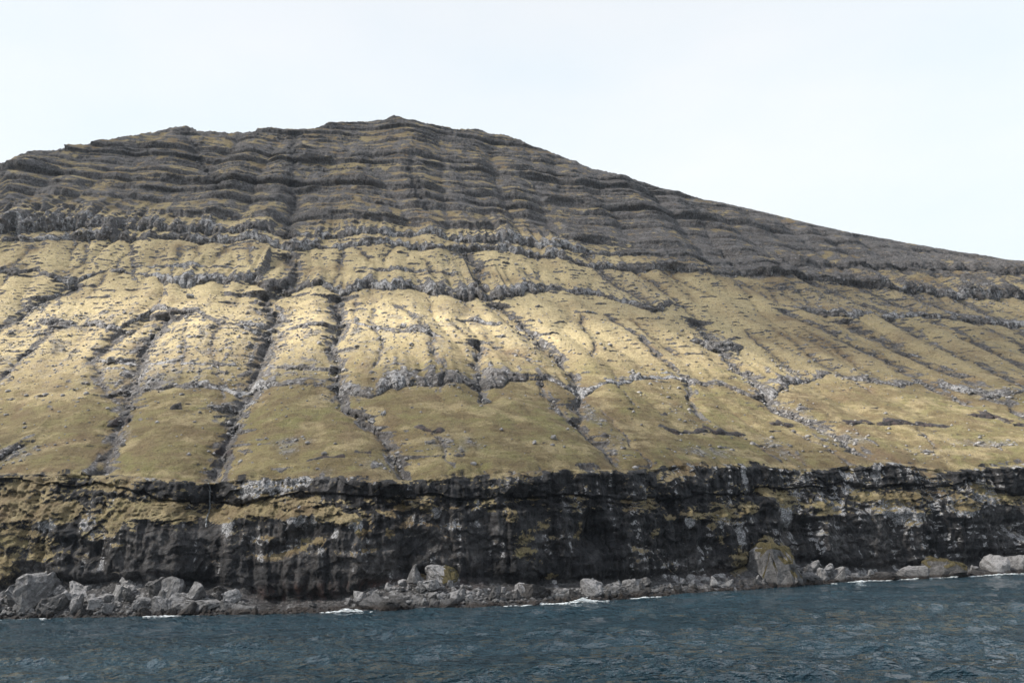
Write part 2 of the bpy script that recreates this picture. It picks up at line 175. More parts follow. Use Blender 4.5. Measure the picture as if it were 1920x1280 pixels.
GULLIES = [   # depth, (z, A, half width)
 (6.5, [29.2, 32.2, 36.2, 40.8, 47.7, 55.4, 64.0, 75.2, 89.7, 102.4, 116.5, 128.2], [-41.3, -41.1, -41.0, -42.2, -42.9, -43.2, -42.7, -42.8, -43.9, -44.6, -46.8, -50.9], [2.74, 2.8, 2.89, 3.01, 3.18, 3.36, 3.57, 3.83, 4.16, 4.44, 4.75, 5.0]),
 (5.0, [32.8, 34.4, 38.7, 44.3, 51.7, 58.6, 67.7, 77.7, 93.8, 112.0], [-71.6, -71.3, -72.2, -74.0, -77.5, -78.7, -83.2, -85.4, -88.4, -91.1], [2.68, 2.71, 2.81, 2.93, 3.1, 3.25, 3.46, 3.67, 3.99, 4.33]),
 (2.8, [58.8, 67.0, 76.1, 85.0, 93.5, 101.3], [-81.5, -90.3, -100.0, -106.0, -104.8, -104.4], [1.64, 1.74, 1.86, 1.96, 2.04, 2.1]),
 (2.4, [68.5, 78.6, 88.5, 95.9, 105.0], [-137.5, -134.4, -131.6, -131.3, -131.5], [1.71, 1.78, 1.84, 1.9, 1.97]),
 (3.0, [91.7, 107.6, 117.5, 127.1, 138.1], [-157.0, -154.0, -151.7, -147.1, -142.8], [2.89, 3.05, 3.15, 3.24, 3.34]),
 (1.2, [119.0, 132.6], [-169.3, -165.6], [1.61, 1.67]),
 (4.6, [28.1, 31.2, 38.0, 43.7, 50.0, 59.8, 69.6, 85.8, 104.9, 125.8], [6.3, 3.9, 0.2, -2.6, -6.5, -11.9, -14.2, -16.6, -18.1, -19.5], [1.5, 1.55, 1.65, 1.74, 1.83, 1.99, 2.14, 2.38, 2.65, 2.93]),
 (1.5, [60.4, 72.8, 88.7, 106.9], [-48.1, -55.9, -62.5, -66.5], [1.23, 1.34, 1.47, 1.61]),
 (1.3, [76.6, 92.9, 103.8], [-70.1, -76.0, -78.2], [1.19, 1.3, 1.38]),
 (1.8, [72.2, 85.4, 100.5, 115.4], [-1.1, -0.4, -3.7, -4.4], [1.09, 1.18, 1.29, 1.4]),
 (1.2, [89.0, 104.5, 121.9], [-9.9, -9.9, -12.7], [1.01, 1.1, 1.2]),
 (2.4, [58.6, 74.6, 88.5, 104.6, 117.9], [18.5, 18.2, 18.9, 14.2, 7.0], [1.3, 1.47, 1.6, 1.76, 1.88]),
 (4.2, [53.5, 57.2, 63.9, 74.7, 89.0], [31.6, 31.5, 32.1, 33.8, 36.1], [2.04, 2.1, 2.21, 2.4, 2.63]),
 (1.6, [85.1, 94.7, 105.0], [35.2, 32.1, 29.6], [1.38, 1.46, 1.55]),
 (1.5, [73.1, 81.1, 85.8, 97.0], [54.6, 51.5, 44.6, 40.1], [1.5, 1.57, 1.6, 1.7]),
 (3.2, [131.7, 147.3, 160.2, 173.7], [47.5, 50.5, 48.5, 45.3], [2.78, 2.97, 3.1, 3.23]),
 (3.6, [31.4, 34.9, 39.5, 45.5, 50.3, 59.1, 65.3, 77.8, 88.2, 97.5, 109.9, 120.3], [60.5, 60.4, 58.2, 56.9, 61.0, 66.7, 67.2, 67.0, 64.9, 61.6, 59.7, 51.4], [1.66, 1.71, 1.76, 1.84, 1.93, 2.08, 2.18, 2.36, 2.5, 2.62, 2.78, 2.9]),
 (2.4, [43.5, 46.5, 50.8, 58.2, 65.2], [58.9, 54.5, 52.3, 52.2, 52.3], [1.37, 1.38, 1.42, 1.51, 1.59]),
 (1.2, [31.7, 35.2, 45.1, 54.4], [68.8, 68.8, 66.8, 66.0], [0.85, 0.88, 0.94, 1.01]),
 (1.8, [82.7, 94.6, 105.1, 115.9], [81.4, 87.0, 90.1, 90.5], [1.24, 1.33, 1.41, 1.48]),
 (2.6, [49.8, 55.0, 65.2, 71.5, 83.5, 94.2, 105.6, 118.0], [105.3, 108.0, 112.4, 114.1, 116.9, 113.9, 110.0, 105.5], [1.6, 1.67, 1.79, 1.86, 1.99, 2.08, 2.17, 2.27]),
 (1.4, [88.0, 100.9, 115.2], [125.2, 120.8, 116.7], [1.37, 1.44, 1.52]),
 (1.3, [54.1, 62.3, 66.5, 74.7], [80.1, 82.6, 82.0, 84.8], [1.03, 1.1, 1.13, 1.19]),
 (4.4, [35.9, 44.8, 51.1, 56.5, 62.7, 73.0, 81.5, 90.6, 100.6, 118.0], [151.6, 151.2, 148.3, 143.0, 141.7, 147.7, 148.1, 149.3, 149.3, 153.2], [2.72, 2.85, 2.94, 3.0, 3.1, 3.29, 3.42, 3.57, 3.72, 4.0]),
 (1.8, [78.3, 83.6, 96.9, 113.9], [175.4, 172.9, 174.5, 175.9], [1.65, 1.68, 1.78, 1.9]),
 (1.5, [68.3, 78.6, 91.7, 103.9, 117.1], [195.6, 195.5, 193.9, 191.9, 191.7], [1.63, 1.7, 1.79, 1.87, 1.95]),
 (1.3, [73.5, 84.3, 100.5, 113.6], [211.7, 209.7, 211.3, 206.7], [1.46, 1.52, 1.62, 1.69]),
 (3.2, [60.0, 76.9, 88.5, 105.6, 119.1, 133.5], [227.9, 230.8, 230.6, 228.3, 221.1, 213.4], [3.3, 3.55, 3.71, 3.93, 4.08, 4.23]),
 (3.5, [50.8, 66.0, 78.6, 90.8, 104.2, 126.0], [240.8, 248.2, 253.5, 250.0, 250.5, 247.5], [3.24, 3.48, 3.69, 3.84, 4.03, 4.3]),
 (3.5, [60.9, 75.3, 89.8, 108.8, 131.3], [268.3, 275.1, 277.8, 282.8, 285.5], [3.53, 3.77, 3.99, 4.28, 4.59]),
 (2.6, [131.5, 143.2, 158.3, 171.4], [287.7, 284.7, 269.5, 257.7], [4.28, 4.4, 4.49, 4.57]),
 (3.2, [74.1, 91.4, 122.0, 146.2, 170.5], [295.8, 306.2, 317.1, 311.4, 297.0], [3.89, 4.2, 4.67, 4.93, 5.13]),
 (2.9, [87.9, 113.3, 140.9, 165.8], [325.2, 339.8, 344.2, 333.5], [3.97, 4.37, 4.71, 4.91]),
 (2.6, [99.0, 126.3, 160.6], [355.7, 369.7, 369.5], [4.3, 4.7, 5.06]),
 (2.2, [121.4, 135.4, 149.5, 165.3, 181.9], [132.8, 131.5, 122.9, 120.0, 116.2], [2.38, 2.5, 2.6, 2.72, 2.85]),
 (1.5, [113.6, 130.0, 144.6, 162.7], [153.1, 155.2, 151.4, 144.8], [1.84, 1.95, 2.04, 2.14]),
 (1.4, [140.2, 155.3, 166.9], [177.8, 170.9, 156.7], [2.07, 2.15, 2.19]),
 (1.4, [145.3, 157.0, 174.5], [-125.1, -128.2, -130.5], [1.68, 1.75, 1.84]),
 (1.4, [141.9, 151.2, 171.6], [-97.3, -99.0, -103.9], [1.62, 1.68, 1.79]),
 (1.3, [151.1, 171.4], [-90.9, -95.8], [1.67, 1.78]),
 (1.2, [153.5, 171.6], [-82.8, -81.1], [1.67, 1.77]),
 (1.2, [151.0, 171.7], [-63.1, -68.1], [1.64, 1.76]),
 (3.4, [129.6, 138.9, 151.2, 164.1], [-46.5, -43.3, -44.1, -50.1], [3.51, 3.64, 3.81, 3.99]),
 (1.3, [136.3, 151.3, 167.2], [-22.1, -20.8, -20.7], [1.79, 1.89, 2.0]),
 (1.2, [156.9, 169.9], [-4.0, -15.3], [1.65, 1.73]),
 (1.2, [139.2, 157.1, 174.0], [-149.9, -146.4, -151.3], [1.68, 1.77, 1.86]),
 (1.2, [151.2, 170.1], [-174.6, -174.8], [1.77, 1.87]),
 (1.3, [142.5, 163.3], [24.5, 23.5], [1.83, 1.98]),
 (3.2, [177.8, 207.7, 241.6, 280.8, 325.9], [-50.0, -53.6, -57.7, -62.0, -67.3], [3.28, 3.58, 3.91, 4.29, 4.74]),
 (3.0, [233.1, 278.7, 328.7], [-96.1, -122.6, -145.5], [3.52, 3.96, 4.42]),
 (3.0, [211.2, 245.5, 285.7], [26.9, 20.6, 18.6], [3.27, 3.57, 3.92]),
 (1.6, [33.1, 40.5, 48.7], [141.1, 139.0, 136.2], [1.4, 1.46, 1.52]),
 (1.2, [32.2, 37.0, 43.3], [117.7, 115.4, 111.7], [0.99, 1.01, 1.04]),
 (1.4, [29.8, 36.4, 41.1], [16.8, 14.0, 11.9], [0.76, 0.81, 0.84]),
 (1.2, [39.6, 49.3], [183.0, 188.7], [1.19, 1.27]),
]
SCREE = [(-23.15, 40.52, 6.06, 2.27, 0.9), (-23.27, 37.86, 3.11, 2.16, 0.8), (18.1, 37.63, 8.14, 3.94, 0.75), (2.81, 36.18, 3.52, 6.55, 0.6), (63.32, 50.55, 2.92, 8.64, 0.8), (62.87, 38.78, 4.43, 6.01, 0.6), (147.25, 55.82, 6.02, 6.0, 0.9), (151.54, 43.63, 11.34, 4.27, 0.8), (123.05, 39.01, 7.35, 6.15, 0.7), (92.75, 36.47, 11.03, 2.43, 0.8), (203.47, 41.12, 14.59, 2.31, 0.8), (177.19, 37.94, 11.74, 2.98, 0.5), (-41.26, 49.67, 2.58, 6.58, 0.9), (-41.78, 32.7, 1.97, 4.2, 0.9), (-72.33, 44.2, 2.92, 6.03, 0.8), (172.53, 81.77, 8.11, 8.31, 0.7), (247.54, 67.73, 11.26, 5.43, 0.7), (152.04, 100.71, 12.45, 10.84, 0.9), (146.91, 72.92, 4.81, 11.78, 0.9), (-99.3, 41.33, 8.45, 3.92, 0.9), (-78.07, 74.21, 31.65, 10.4, 0.65), (-61.48, 88.63, 37.74, 20.44, 0.45), (-27.52, 73.78, 16.76, 12.27, 0.6), (-123.95, 110.92, 29.89, 8.38, 0.6), (-63.24, 106.71, 45.88, 11.76, 0.4), (-149.51, 121.28, 18.57, 8.35, 0.6), (59.36, 91.3, 16.82, 20.08, 0.45), (36.39, 153.69, 16.44, 26.73, 0.4), (128.93, 142.51, 22.68, 26.8, 0.5), (256.1, 148.22, 52.95, 15.52, 0.5), (338.13, 151.8, 59.0, 19.64, 0.5), (-101.88, 161.18, 95.39, 15.23, 0.25), (96.36, 51.58, 7.05, 7.93, 0.4), (-10.27, 59.74, 9.94, 5.15, 0.7), (53.48, 49.67, 6.29, 8.45, 0.5), (-1.71, 32.19, 5.22, 2.84, 0.6), (-14.15, 31.13, 5.22, 2.17, 0.5), (186.51, 126.07, 11.43, 10.26, 0.2), (193.66, 83.96, 22.27, 11.55, 0.4), (-46.85, 56.76, 6.83, 3.57, 0.8), (9.01, 88.85, 16.1, 18.56, 0.25)]
CLIFF_TURF = [(-88.4, 26.84, 9.2, 6.13), (-78.08, 23.77, 8.91, 3.71), (-85.9, 17.81, 6.08, 4.56), (-88.02, 11.63, 6.11, 6.11), (-78.55, 15.02, 4.46, 3.27), (-58.85, 22.86, 7.01, 3.37), (-50.96, 23.1, 6.86, 3.29), (-61.28, 19.88, 2.82, 2.82), (-35.52, 21.78, 6.58, 2.37), (-25.56, 21.91, 6.42, 3.34), (-18.23, 22.16, 5.05, 2.78), (-12.17, 20.12, 4.98, 2.24), (-7.4, 18.74, 4.93, 1.73), (4.87, 21.72, 2.18, 1.21), (10.1, 20.95, 2.65, 1.45), (29.05, 18.11, 1.7, 1.7), (31.98, 13.39, 2.93, 1.71), (31.87, 10.5, 2.69, 1.71), (45.72, 14.25, 1.26, 1.26), (46.52, 16.04, 1.01, 2.02), (36.53, 16.21, 1.97, 1.23), (59.35, 21.8, 1.58, 1.06), (65.62, 20.94, 2.97, 1.35), (66.6, 13.89, 1.9, 1.35), (71.97, 17.72, 1.94, 1.11), (79.02, 18.37, 3.69, 1.7), (88.14, 18.37, 4.41, 2.06), (97.66, 19.75, 3.65, 1.82), (84.12, 15.66, 1.45, 1.45), (86.46, 12.25, 1.46, 1.46), (111.28, 22.61, 4.76, 3.17), (105.91, 24.79, 3.75, 1.87), (124.09, 19.57, 4.93, 2.63), (150.61, 22.24, 7.01, 2.45), (139.69, 23.18, 5.13, 2.05), (172.41, 19.48, 5.52, 2.21), (181.32, 24.92, 4.89, 1.88), (190.67, 21.57, 5.76, 1.92), (92.22, 6.69, 4.47, 2.98), (101.97, 9.84, 3.69, 3.08), (-64.84, 30.04, 8.58, 1.43), (-84.64, 31.81, 9.11, 1.52), (-3.85, 15.71, 1.47, 0.98), (-13.24, 14.35, 1.75, 1.0), (2.54, 15.47, 1.7, 0.97), (34.25, 22.76, 1.23, 0.49), (9.96, 6.17, 1.2, 0.6), (37.93, 5.11, 2.47, 0.62), (-45.69, 21.64, 4.06, 1.89)]
CLIFF_LICHEN = [(-29.49, 27.28, 5.2, 2.6), (-23.29, 27.43, 5.89, 2.05), (-18.39, 28.13, 3.8, 1.52), (-18.15, 19.21, 2.77, 1.77), (-14.54, 19.05, 1.25, 1.5), (-5.04, 17.49, 1.72, 1.47), (-9.72, 15.94, 0.99, 1.49), (98.89, 29.06, 1.38, 3.97), (146.37, 30.11, 1.74, 3.83), (136.95, 29.38, 2.72, 1.7), (136.22, 24.75, 3.39, 2.04), (124.43, 21.81, 3.29, 1.64), (127.97, 20.27, 3.65, 1.99), (146.44, 19.22, 6.94, 3.47), (151.53, 16.81, 5.27, 3.16), (170.37, 18.73, 5.49, 2.93), (181.15, 24.12, 6.76, 4.13), (184.8, 22.46, 4.92, 3.41), (77.05, 16.65, 1.97, 1.69), (87.97, 16.99, 2.35, 1.47), (93.1, 13.5, 1.49, 3.59), (-68.79, 20.83, 1.73, 2.02), (-77.75, 20.61, 3.26, 1.78), (12.42, 19.72, 1.45, 1.2), (15.88, 16.72, 1.68, 1.2), (-90.96, 36.13, 4.65, 2.17), (-77.9, 35.57, 3.87, 1.19), (-55.48, 31.03, 4.18, 1.11), (-50.17, 30.73, 2.2, 0.82), (117.06, 23.34, 2.58, 1.61), (110.76, 18.96, 2.53, 4.75), (-34.12, 18.72, 1.57, 2.62)]
CLIFF_RED = [(-17.73, 3.65, 8.81, 2.01), (-1.46, 4.87, 7.32, 0.98), (80.77, 2.52, 7.15, 1.14), (102.97, 3.54, 3.09, 1.24), (16.81, 3.93, 4.81, 0.96), (-13.61, 32.09, 4.27, 1.0), (26.61, 58.58, 1.75, 1.75)]
CLIFF_GREY = [(-50.41, 15.18, 5.47, 4.1), (-1.49, 11.06, 4.88, 3.66), (12.35, 13.98, 1.93, 4.81), (20.41, 9.17, 1.69, 1.69), (84.73, 5.62, 5.8, 2.9), (152.32, 10.67, 2.81, 7.03), (-22.96, 17.65, 2.04, 3.06), (-52.84, 12.87, 8.26, 5.51), (-85.17, 11.54, 6.06, 6.06), (-1.48, 8.79, 6.1, 4.88), (-32.78, 16.88, 3.92, 5.22), (111.82, 13.16, 3.17, 9.52), (126.82, 12.83, 6.61, 6.61), (141.67, 12.47, 6.86, 8.58), (186.44, 11.27, 7.6, 9.5), (-17.95, 11.64, 3.78, 7.56), (75.88, 5.97, 4.21, 4.21), (-11.09, 26.56, 4.98, 2.99), (25.34, 15.88, 2.42, 3.63), (-44.14, 17.34, 4.04, 4.04), (13.48, 11.67, 3.61, 7.22)]
BOULDERS = [   # x, y, z, width, height, paleness, label
 (-108.37, 198.04, 1.76, 11.29, 7.91, 0.5, "huge rounded grey boulder in the leftmost pile, beside the frame edge"),
 (-102.18, 195.51, 0.7, 7.73, 4.69, 0.22, "dark wet boulder leaning against the huge rounded one on the left shore"),
 (-112.75, 210.15, 7.87, 5.07, 4.47, 0.95, "tall pale slab standing on top of the leftmost boulder pile"),
 (-106.01, 203.28, 5.59, 3.87, 3.3, 0.95, "white lichened block just right of the tall pale slab"),
 (-99.34, 199.78, 4.0, 5.3, 3.63, 0.85, "pale flat-topped boulder right of the leftmost big boulders"),
 (-101.81, 198.72, 2.87, 2.65, 2.93, 0.9, "small whitish block wedged right of the huge rounded boulder"),
 (-85.96, 198.43, 5.22, 7.57, 4.46, 0.85, "big pale lichened boulder crowning the left pile, highest there"),
 (-75.81, 193.67, 2.83, 4.94, 5.2, 0.55, "leaning pointed grey boulder near the middle of the left pile"),
 (-87.38, 195.55, 3.12, 5.63, 3.35, 0.6, "grey boulder directly below the big pale crowning one"),
 (-93.23, 194.55, 1.47, 3.64, 2.83, 0.8, "pale tilted boulder low in the left pile near the water"),
 (-77.01, 189.86, 0.55, 4.36, 3.46, 0.45, "mid grey blocky boulder at the waterside below the leaning pointed one"),
 (-67.31, 187.33, 0.18, 7.97, 3.11, 0.4, "long low boulder with paler top at the water in the left pile"),
 (-61.96, 190.3, 1.77, 3.63, 3.25, 0.8, "smooth pale tan boulder near the right end of the left pile"),
 (-57.47, 184.27, -0.27, 5.07, 2.17, 0.4, "flat grey boulder at the water, right end of the left pile"),
 (-73.45, 191.64, 1.86, 4.62, 2.57, 0.5, "squat grey boulder under the leaning pointed one"),
 (-73.52, 189.64, 0.78, 3.31, 1.91, 0.5, "small squat boulder between two low waterside boulders of the left pile"),
 (-61.09, 199.21, 2.63, 3.65, 2.35, 0.7, "light grey boulder topmost at the right end of the left pile"),
 (-97.3, 194.42, 0.72, 2.99, 4.49, 0.4, "narrow upright grey boulder beside the dark wet one on the left"),
 (-72.1, 194.57, 3.44, 3.11, 1.95, 0.6, "small grey boulder behind the leaning pointed one, against the cliff"),
 (-62.67, 187.8, 0.74, 3.22, 2.23, 0.45, "grey boulder just below the smooth pale tan one"),
 (-81.95, 191.73, 1.15, 4.7, 2.87, 0.5, "grey boulder low in the centre of the left pile"),
 (-91.34, 195.14, 2.15, 3.77, 2.69, 0.55, "grey boulder between the pale tilted one and the pile's middle"),
 (-93.94, 192.46, -0.04, 5.09, 1.88, 0.15, "low black wet rock awash in front of the left pile"),
 (-34.94, 194.33, 2.21, 3.58, 2.59, 0.55, "rounded grey boulder at the left end of the middle pile"),
 (-17.01, 187.35, 4.53, 7.06, 4.0, 0.7, "large pointed pale boulder with turf beside it, top of the middle pile"),
 (-30.77, 185.39, 1.95, 3.17, 2.0, 0.5, "grey boulder right of the rounded one starting the middle pile"),
 (-29.17, 179.06, -0.15, 6.13, 3.07, 0.25, "dark pointed boulder at the water below the middle pile"),
 (-24.85, 181.18, 0.92, 4.12, 2.06, 0.25, "dark slab in the lower middle pile right of the pointed dark one"),
 (-20.66, 180.59, 0.81, 3.41, 2.16, 0.22, "dark block low in the middle pile below the large pointed boulder"),
 (-17.54, 178.34, -0.29, 2.92, 2.36, 0.3, "dark upright boulder at the water below the large pointed boulder"),
 (-14.34, 178.43, -0.2, 3.36, 2.35, 0.25, "dark boulder at the water right below the large pointed one"),
 (-12.78, 182.56, 1.59, 3.89, 2.06, 0.55, "broad grey boulder right of the large pointed one's foot"),
 (-9.14, 178.96, -0.41, 4.71, 2.13, 0.3, "greenish dark low boulder at the water in the middle pile"),
 (-28.28, 188.79, 3.77, 1.31, 1.55, 0.95, "small white stone at the upper left of the middle pile"),
 (-29.74, 206.89, 4.09, 1.7, 1.7, 0.9, "small white stone beside turf on the middle pile"),
 (-24.96, 187.76, 4.35, 1.78, 1.54, 0.85, "small pale pinkish stone below turf on the middle pile"),
 (3.01, 185.64, 0.7, 6.74, 3.37, 0.12, "smooth dark reddish brown boulder, rounded, near the breaking wave"),
 (0.2, 192.15, 2.46, 2.52, 1.8, 0.9, "pale boulder peeping over the dark reddish one"),
 (15.2, 190.56, 0.6, 4.78, 4.07, 0.75, "round pale tan boulder above the breaking wave"),
 (20.87, 198.12, 1.54, 3.36, 1.87, 0.65, "grey flattened boulder right of the round tan one"),
 (24.36, 201.26, 1.64, 2.66, 2.28, 0.75, "pale angular boulder second right of the round tan one"),
 (27.47, 205.32, 1.98, 2.46, 1.81, 0.7, "pale boulder third right of the round tan one"),
 (24.88, 194.97, 0.18, 3.69, 2.34, 0.25, "dark boulder beneath the pale angular ones right of the round tan one"),
 (26.5, 194.23, -0.29, 4.91, 1.96, 0.15, "low dark wet slab at the water right of the round tan one"),
 (49.58, 219.52, 1.76, 2.96, 2.25, 0.7, "squarish brown boulder with pale top under the dark cliff"),
 (40.85, 211.61, 1.19, 1.89, 1.62, 0.8, "small pale pointed stone left of the squarish brown boulder"),
 (50.34, 215.4, 0.61, 2.91, 1.94, 0.6, "reddish grey boulder just below the squarish brown one"),
 (62.93, 220.97, -0.64, 14.95, 11.5, 0.42, "towering boulder with a turf shoulder, the largest on the shore"),
 (73.51, 227.37, -0.72, 6.28, 4.04, 0.35, "dark grey boulder at the right foot of the towering one"),
 (107.77, 313.58, 1.36, 5.6, 3.11, 0.95, "pale block lying highest right of the towering boulder"),
 (83.61, 234.56, 0.44, 4.21, 3.89, 0.75, "pale grey boulder right end of the rubble beside the towering one"),
 (79.44, 233.7, 1.01, 3.4, 3.09, 0.85, "pale block in the rubble just right of the towering boulder"),
 (106.59, 241.52, -0.53, 8.26, 4.13, 0.5, "rounded brown boulder standing alone on the right shore"),
 (115.96, 244.15, -0.64, 10.82, 5.75, 0.3, "dark boulder with a green mossy top on the right shore"),
 (132.7, 249.19, -0.05, 7.77, 6.0, 0.6, "grey boulder with pale top near the right frame edge"),
 (140.39, 252.42, 0.21, 7.59, 5.06, 0.55, "grey boulder touching the right frame edge"),
 (98.17, 238.69, -0.45, 7.1, 2.91, 0.18, "low dark slab left of the lone rounded brown boulder"),
 (126.11, 246.74, -0.49, 4.33, 2.25, 0.18, "small dark rock at the water right of the mossy topped boulder"),
]
SLOPE_STONES = [   # A, z, width, height, paleness, label
 (44.9, 39.2, 1.98, 1.13, 0.85, 'pale flat stone lying alone on the lower grass'),
 (0.6, 49.7, 1.68, 1.52, 0.9, 'pale angular stone on the turf above the dark cave hollows'),
 (-2.4, 47.2, 2.39, 1.34, 0.8, 'pale stone in the gully right of the triangular grass apron'),
 (31.6, 54.2, 2.68, 1.74, 0.7, 'grey stone on the grass below the notched rock band'),
 (-97.6, 83.5, 3.85, 1.92, 0.6, 'grey stone on turf beside the left bending gully'),
 (-83.3, 124.2, 3.51, 2.01, 0.8, 'pale stone below the shaded notch in the upper rock band'),
 (8.4, 97.0, 2.96, 2.32, 0.85, 'pale stone in the sunlit middle turf'),
 (-9.5, 104.5, 2.64, 1.98, 0.75, 'small grey stone on the sunlit fan under the upper rock band'),
 (-17.1, 119.3, 2.85, 2.13, 0.65, 'dark grey stone at the head of the straight central gully'),
 (38.6, 37.4, 1.38, 0.82, 0.6, 'small grey stone left of the lone pale flat stone'),
]
SURF = [   # x, y, length, width, height, label
 (-35.2, 179.8, 5.9, 1.9, 0.78, 'bright white surf breaking below the red-brown platform'),
 (13.0, 184.5, 6.4, 2.1, 0.96, 'white breaking wave under the round pale tan boulder'),
 (4.5, 178.1, 8.6, 1.0, 0.3, 'thin white wash left of the breaking wave'),
 (27.4, 192.2, 4.6, 0.9, 0.3, 'short streak of white wash right of the breaking wave'),
 (90.9, 231.9, 12.0, 1.1, 0.42, 'long white streak of wash on the right-hand shore'),
 (108.5, 239.9, 8.5, 1.0, 0.36, 'white streak of wash below the lone rounded brown boulder'),
 (120.2, 241.0, 3.7, 1.6, 0.6, 'small white surf patch right of the mossy topped boulder'),
 (135.4, 249.4, 13.7, 1.2, 0.48, 'white surf streak reaching the right frame edge'),
 (-74.6, 184.0, 9.6, 0.8, 0.21, 'faint thread of wash below the left boulder pile'),
 (-106.0, 192.9, 5.9, 0.8, 0.21, 'faint thread of wash at the left frame edge'),
]

def tag(o, label=None, cat=None, group=None, kind=None):
    for k, v in (('label', label), ('category', cat), ('group', group), ('kind', kind)):
        if v: o[k] = v
    return o
def grid_mesh(name, P, material, attrs=None, flip=False):
    """P: rows x cols x 3 -> one mesh object"""
    nr, nc = P.shape[:2]
    me = bpy.data.meshes.new(name)
    idx = np.arange(nr*nc, dtype=np.int32).reshape(nr, nc)
    q = np.stack([idx[:-1, :-1], idx[:-1, 1:], idx[1:, 1:], idx[1:, :-1]], -1).reshape(-1, 4)
    if flip: q = q[:, ::-1]
    me.vertices.add(nr*nc); me.vertices.foreach_set('co', P.astype(np.float32).ravel())
    me.loops.add(q.size); me.loops.foreach_set('vertex_index', q.astype(np.int32).ravel())
    me.polygons.add(len(q)); me.polygons.foreach_set('loop_start', np.arange(0, q.size, 4, dtype=np.int32))
    me.update(calc_edges=True)
    for k, v in (attrs or {}).items():
        a = me.attributes.new(k, 'FLOAT_COLOR', 'POINT'); a.data.foreach_set('color', v.astype(np.float32).ravel())
    me.polygons.foreach_set('use_smooth', np.ones(len(q), dtype=bool))
    me.materials.append(material)
    o = bpy.data.objects.new(name, me); scene.collection.objects.link(o)
    return o
class Nodes:
    def __init__(self, name):
        self.m = bpy.data.materials.new(name); self.m.use_nodes = True
        self.t = self.m.node_tree; self.t.nodes.clear()
        self.out = self.t.nodes.new('ShaderNodeOutputMaterial'); self.bsdf = self.t.nodes.new('ShaderNodeBsdfPrincipled')
        self.t.links.new(self.bsdf.outputs[0], self.out.inputs[0])
        self.tc = self.t.nodes.new('ShaderNodeTexCoord'); self.geo = self.t.nodes.new('ShaderNodeNewGeometry')
    def put(self, sock, v):
        if isinstance(v, bpy.types.NodeSocket): self.t.links.new(v, sock)
        else: sock.default_value = v
    def noise(self, scale, detail=4, rough=0.55, sq=(1, 1, 1), rot=(0, 0, 0), obj='Object', dist=0.0):
        mp = self.t.nodes.new('ShaderNodeMapping'); mp.inputs['Scale'].default_value = sq; mp.inputs['Rotation'].default_value = rot
        n = self.t.nodes.new('ShaderNodeTexNoise'); n.inputs['Scale'].default_value = scale; n.inputs['Detail'].default_value = detail; n.inputs['Roughness'].default_value = rough
        n.inputs['Distortion'].default_value = dist
        self.t.links.new(self.geo.outputs['Position'] if obj == 'World' else self.tc.outputs[obj], mp.inputs[0]); self.t.links.new(mp.outputs[0], n.inputs['Vector'])
        return n.outputs['Fac']
    def voro(self, scale, feature='F1', out='Distance', sq=(1, 1, 1)):
        mp = self.t.nodes.new('ShaderNodeMapping'); mp.inputs['Scale'].default_value = sq
        n = self.t.nodes.new('ShaderNodeTexVoronoi'); n.feature = feature; n.inputs['Scale'].default_value = scale
        self.t.links.new(self.tc.outputs['Object'], mp.inputs[0]); self.t.links.new(mp.outputs[0], n.inputs['Vector'])
        return n.outputs[out]
    def math(self, op, a, b=0.0, c=0.0, clamp=False):
        n = self.t.nodes.new('ShaderNodeMath'); n.operation = op; n.use_clamp = clamp
        self.put(n.inputs[0], a); self.put(n.inputs[1], b)
        if op == 'MULTIPLY_ADD': self.put(n.inputs[2], c)
        return n.outputs[0]
    def step(self, v, a, b, lo=0.0, hi=1.0):
        n = self.t.nodes.new('ShaderNodeMapRange'); n.interpolation_type = 'SMOOTHSTEP'
        self.put(n.inputs['Value'], v); n.inputs['From Min'].default_value = a; n.inputs['From Max'].default_value = b
        n.inputs['To Min'].default_value = lo; n.inputs['To Max'].default_value = hi
        return n.outputs[0]
    def mix(self, f, a, b, mode='MIX'):
        n = self.t.nodes.new('ShaderNodeMixRGB'); n.blend_type = mode
        self.put(n.inputs[0], f); self.put(n.inputs[1], a if isinstance(a, bpy.types.NodeSocket) else (*a, 1)); self.put(n.inputs[2], b if isinstance(b, bpy.types.NodeSocket) else (*b, 1))
        return n.outputs[0]
    def attr(self, name):
        n = self.t.nodes.new('ShaderNodeAttribute'); n.attribute_name = name
        s = self.t.nodes.new('ShaderNodeSeparateColor'); self.t.links.new(n.outputs['Color'], s.inputs[0])
        return s.outputs[0], s.outputs[1], s.outputs[2], n.outputs['Alpha']
    def bump(self, h, strength, dist):
        n = self.t.nodes.new('ShaderNodeBump'); n.inputs['Strength'].default_value = strength; n.inputs['Distance'].default_value = dist
        self.t.links.new(h, n.inputs['Height']); self.t.links.new(n.outputs[0], self.bsdf.inputs['Normal'])
    def finish(self, col, rough=0.9, spec=0.25):
        self.put(self.bsdf.inputs['Base Color'], col); self.put(self.bsdf.inputs['Roughness'], rough); self.bsdf.inputs['Specular IOR Level'].default_value = spec
        return self.m

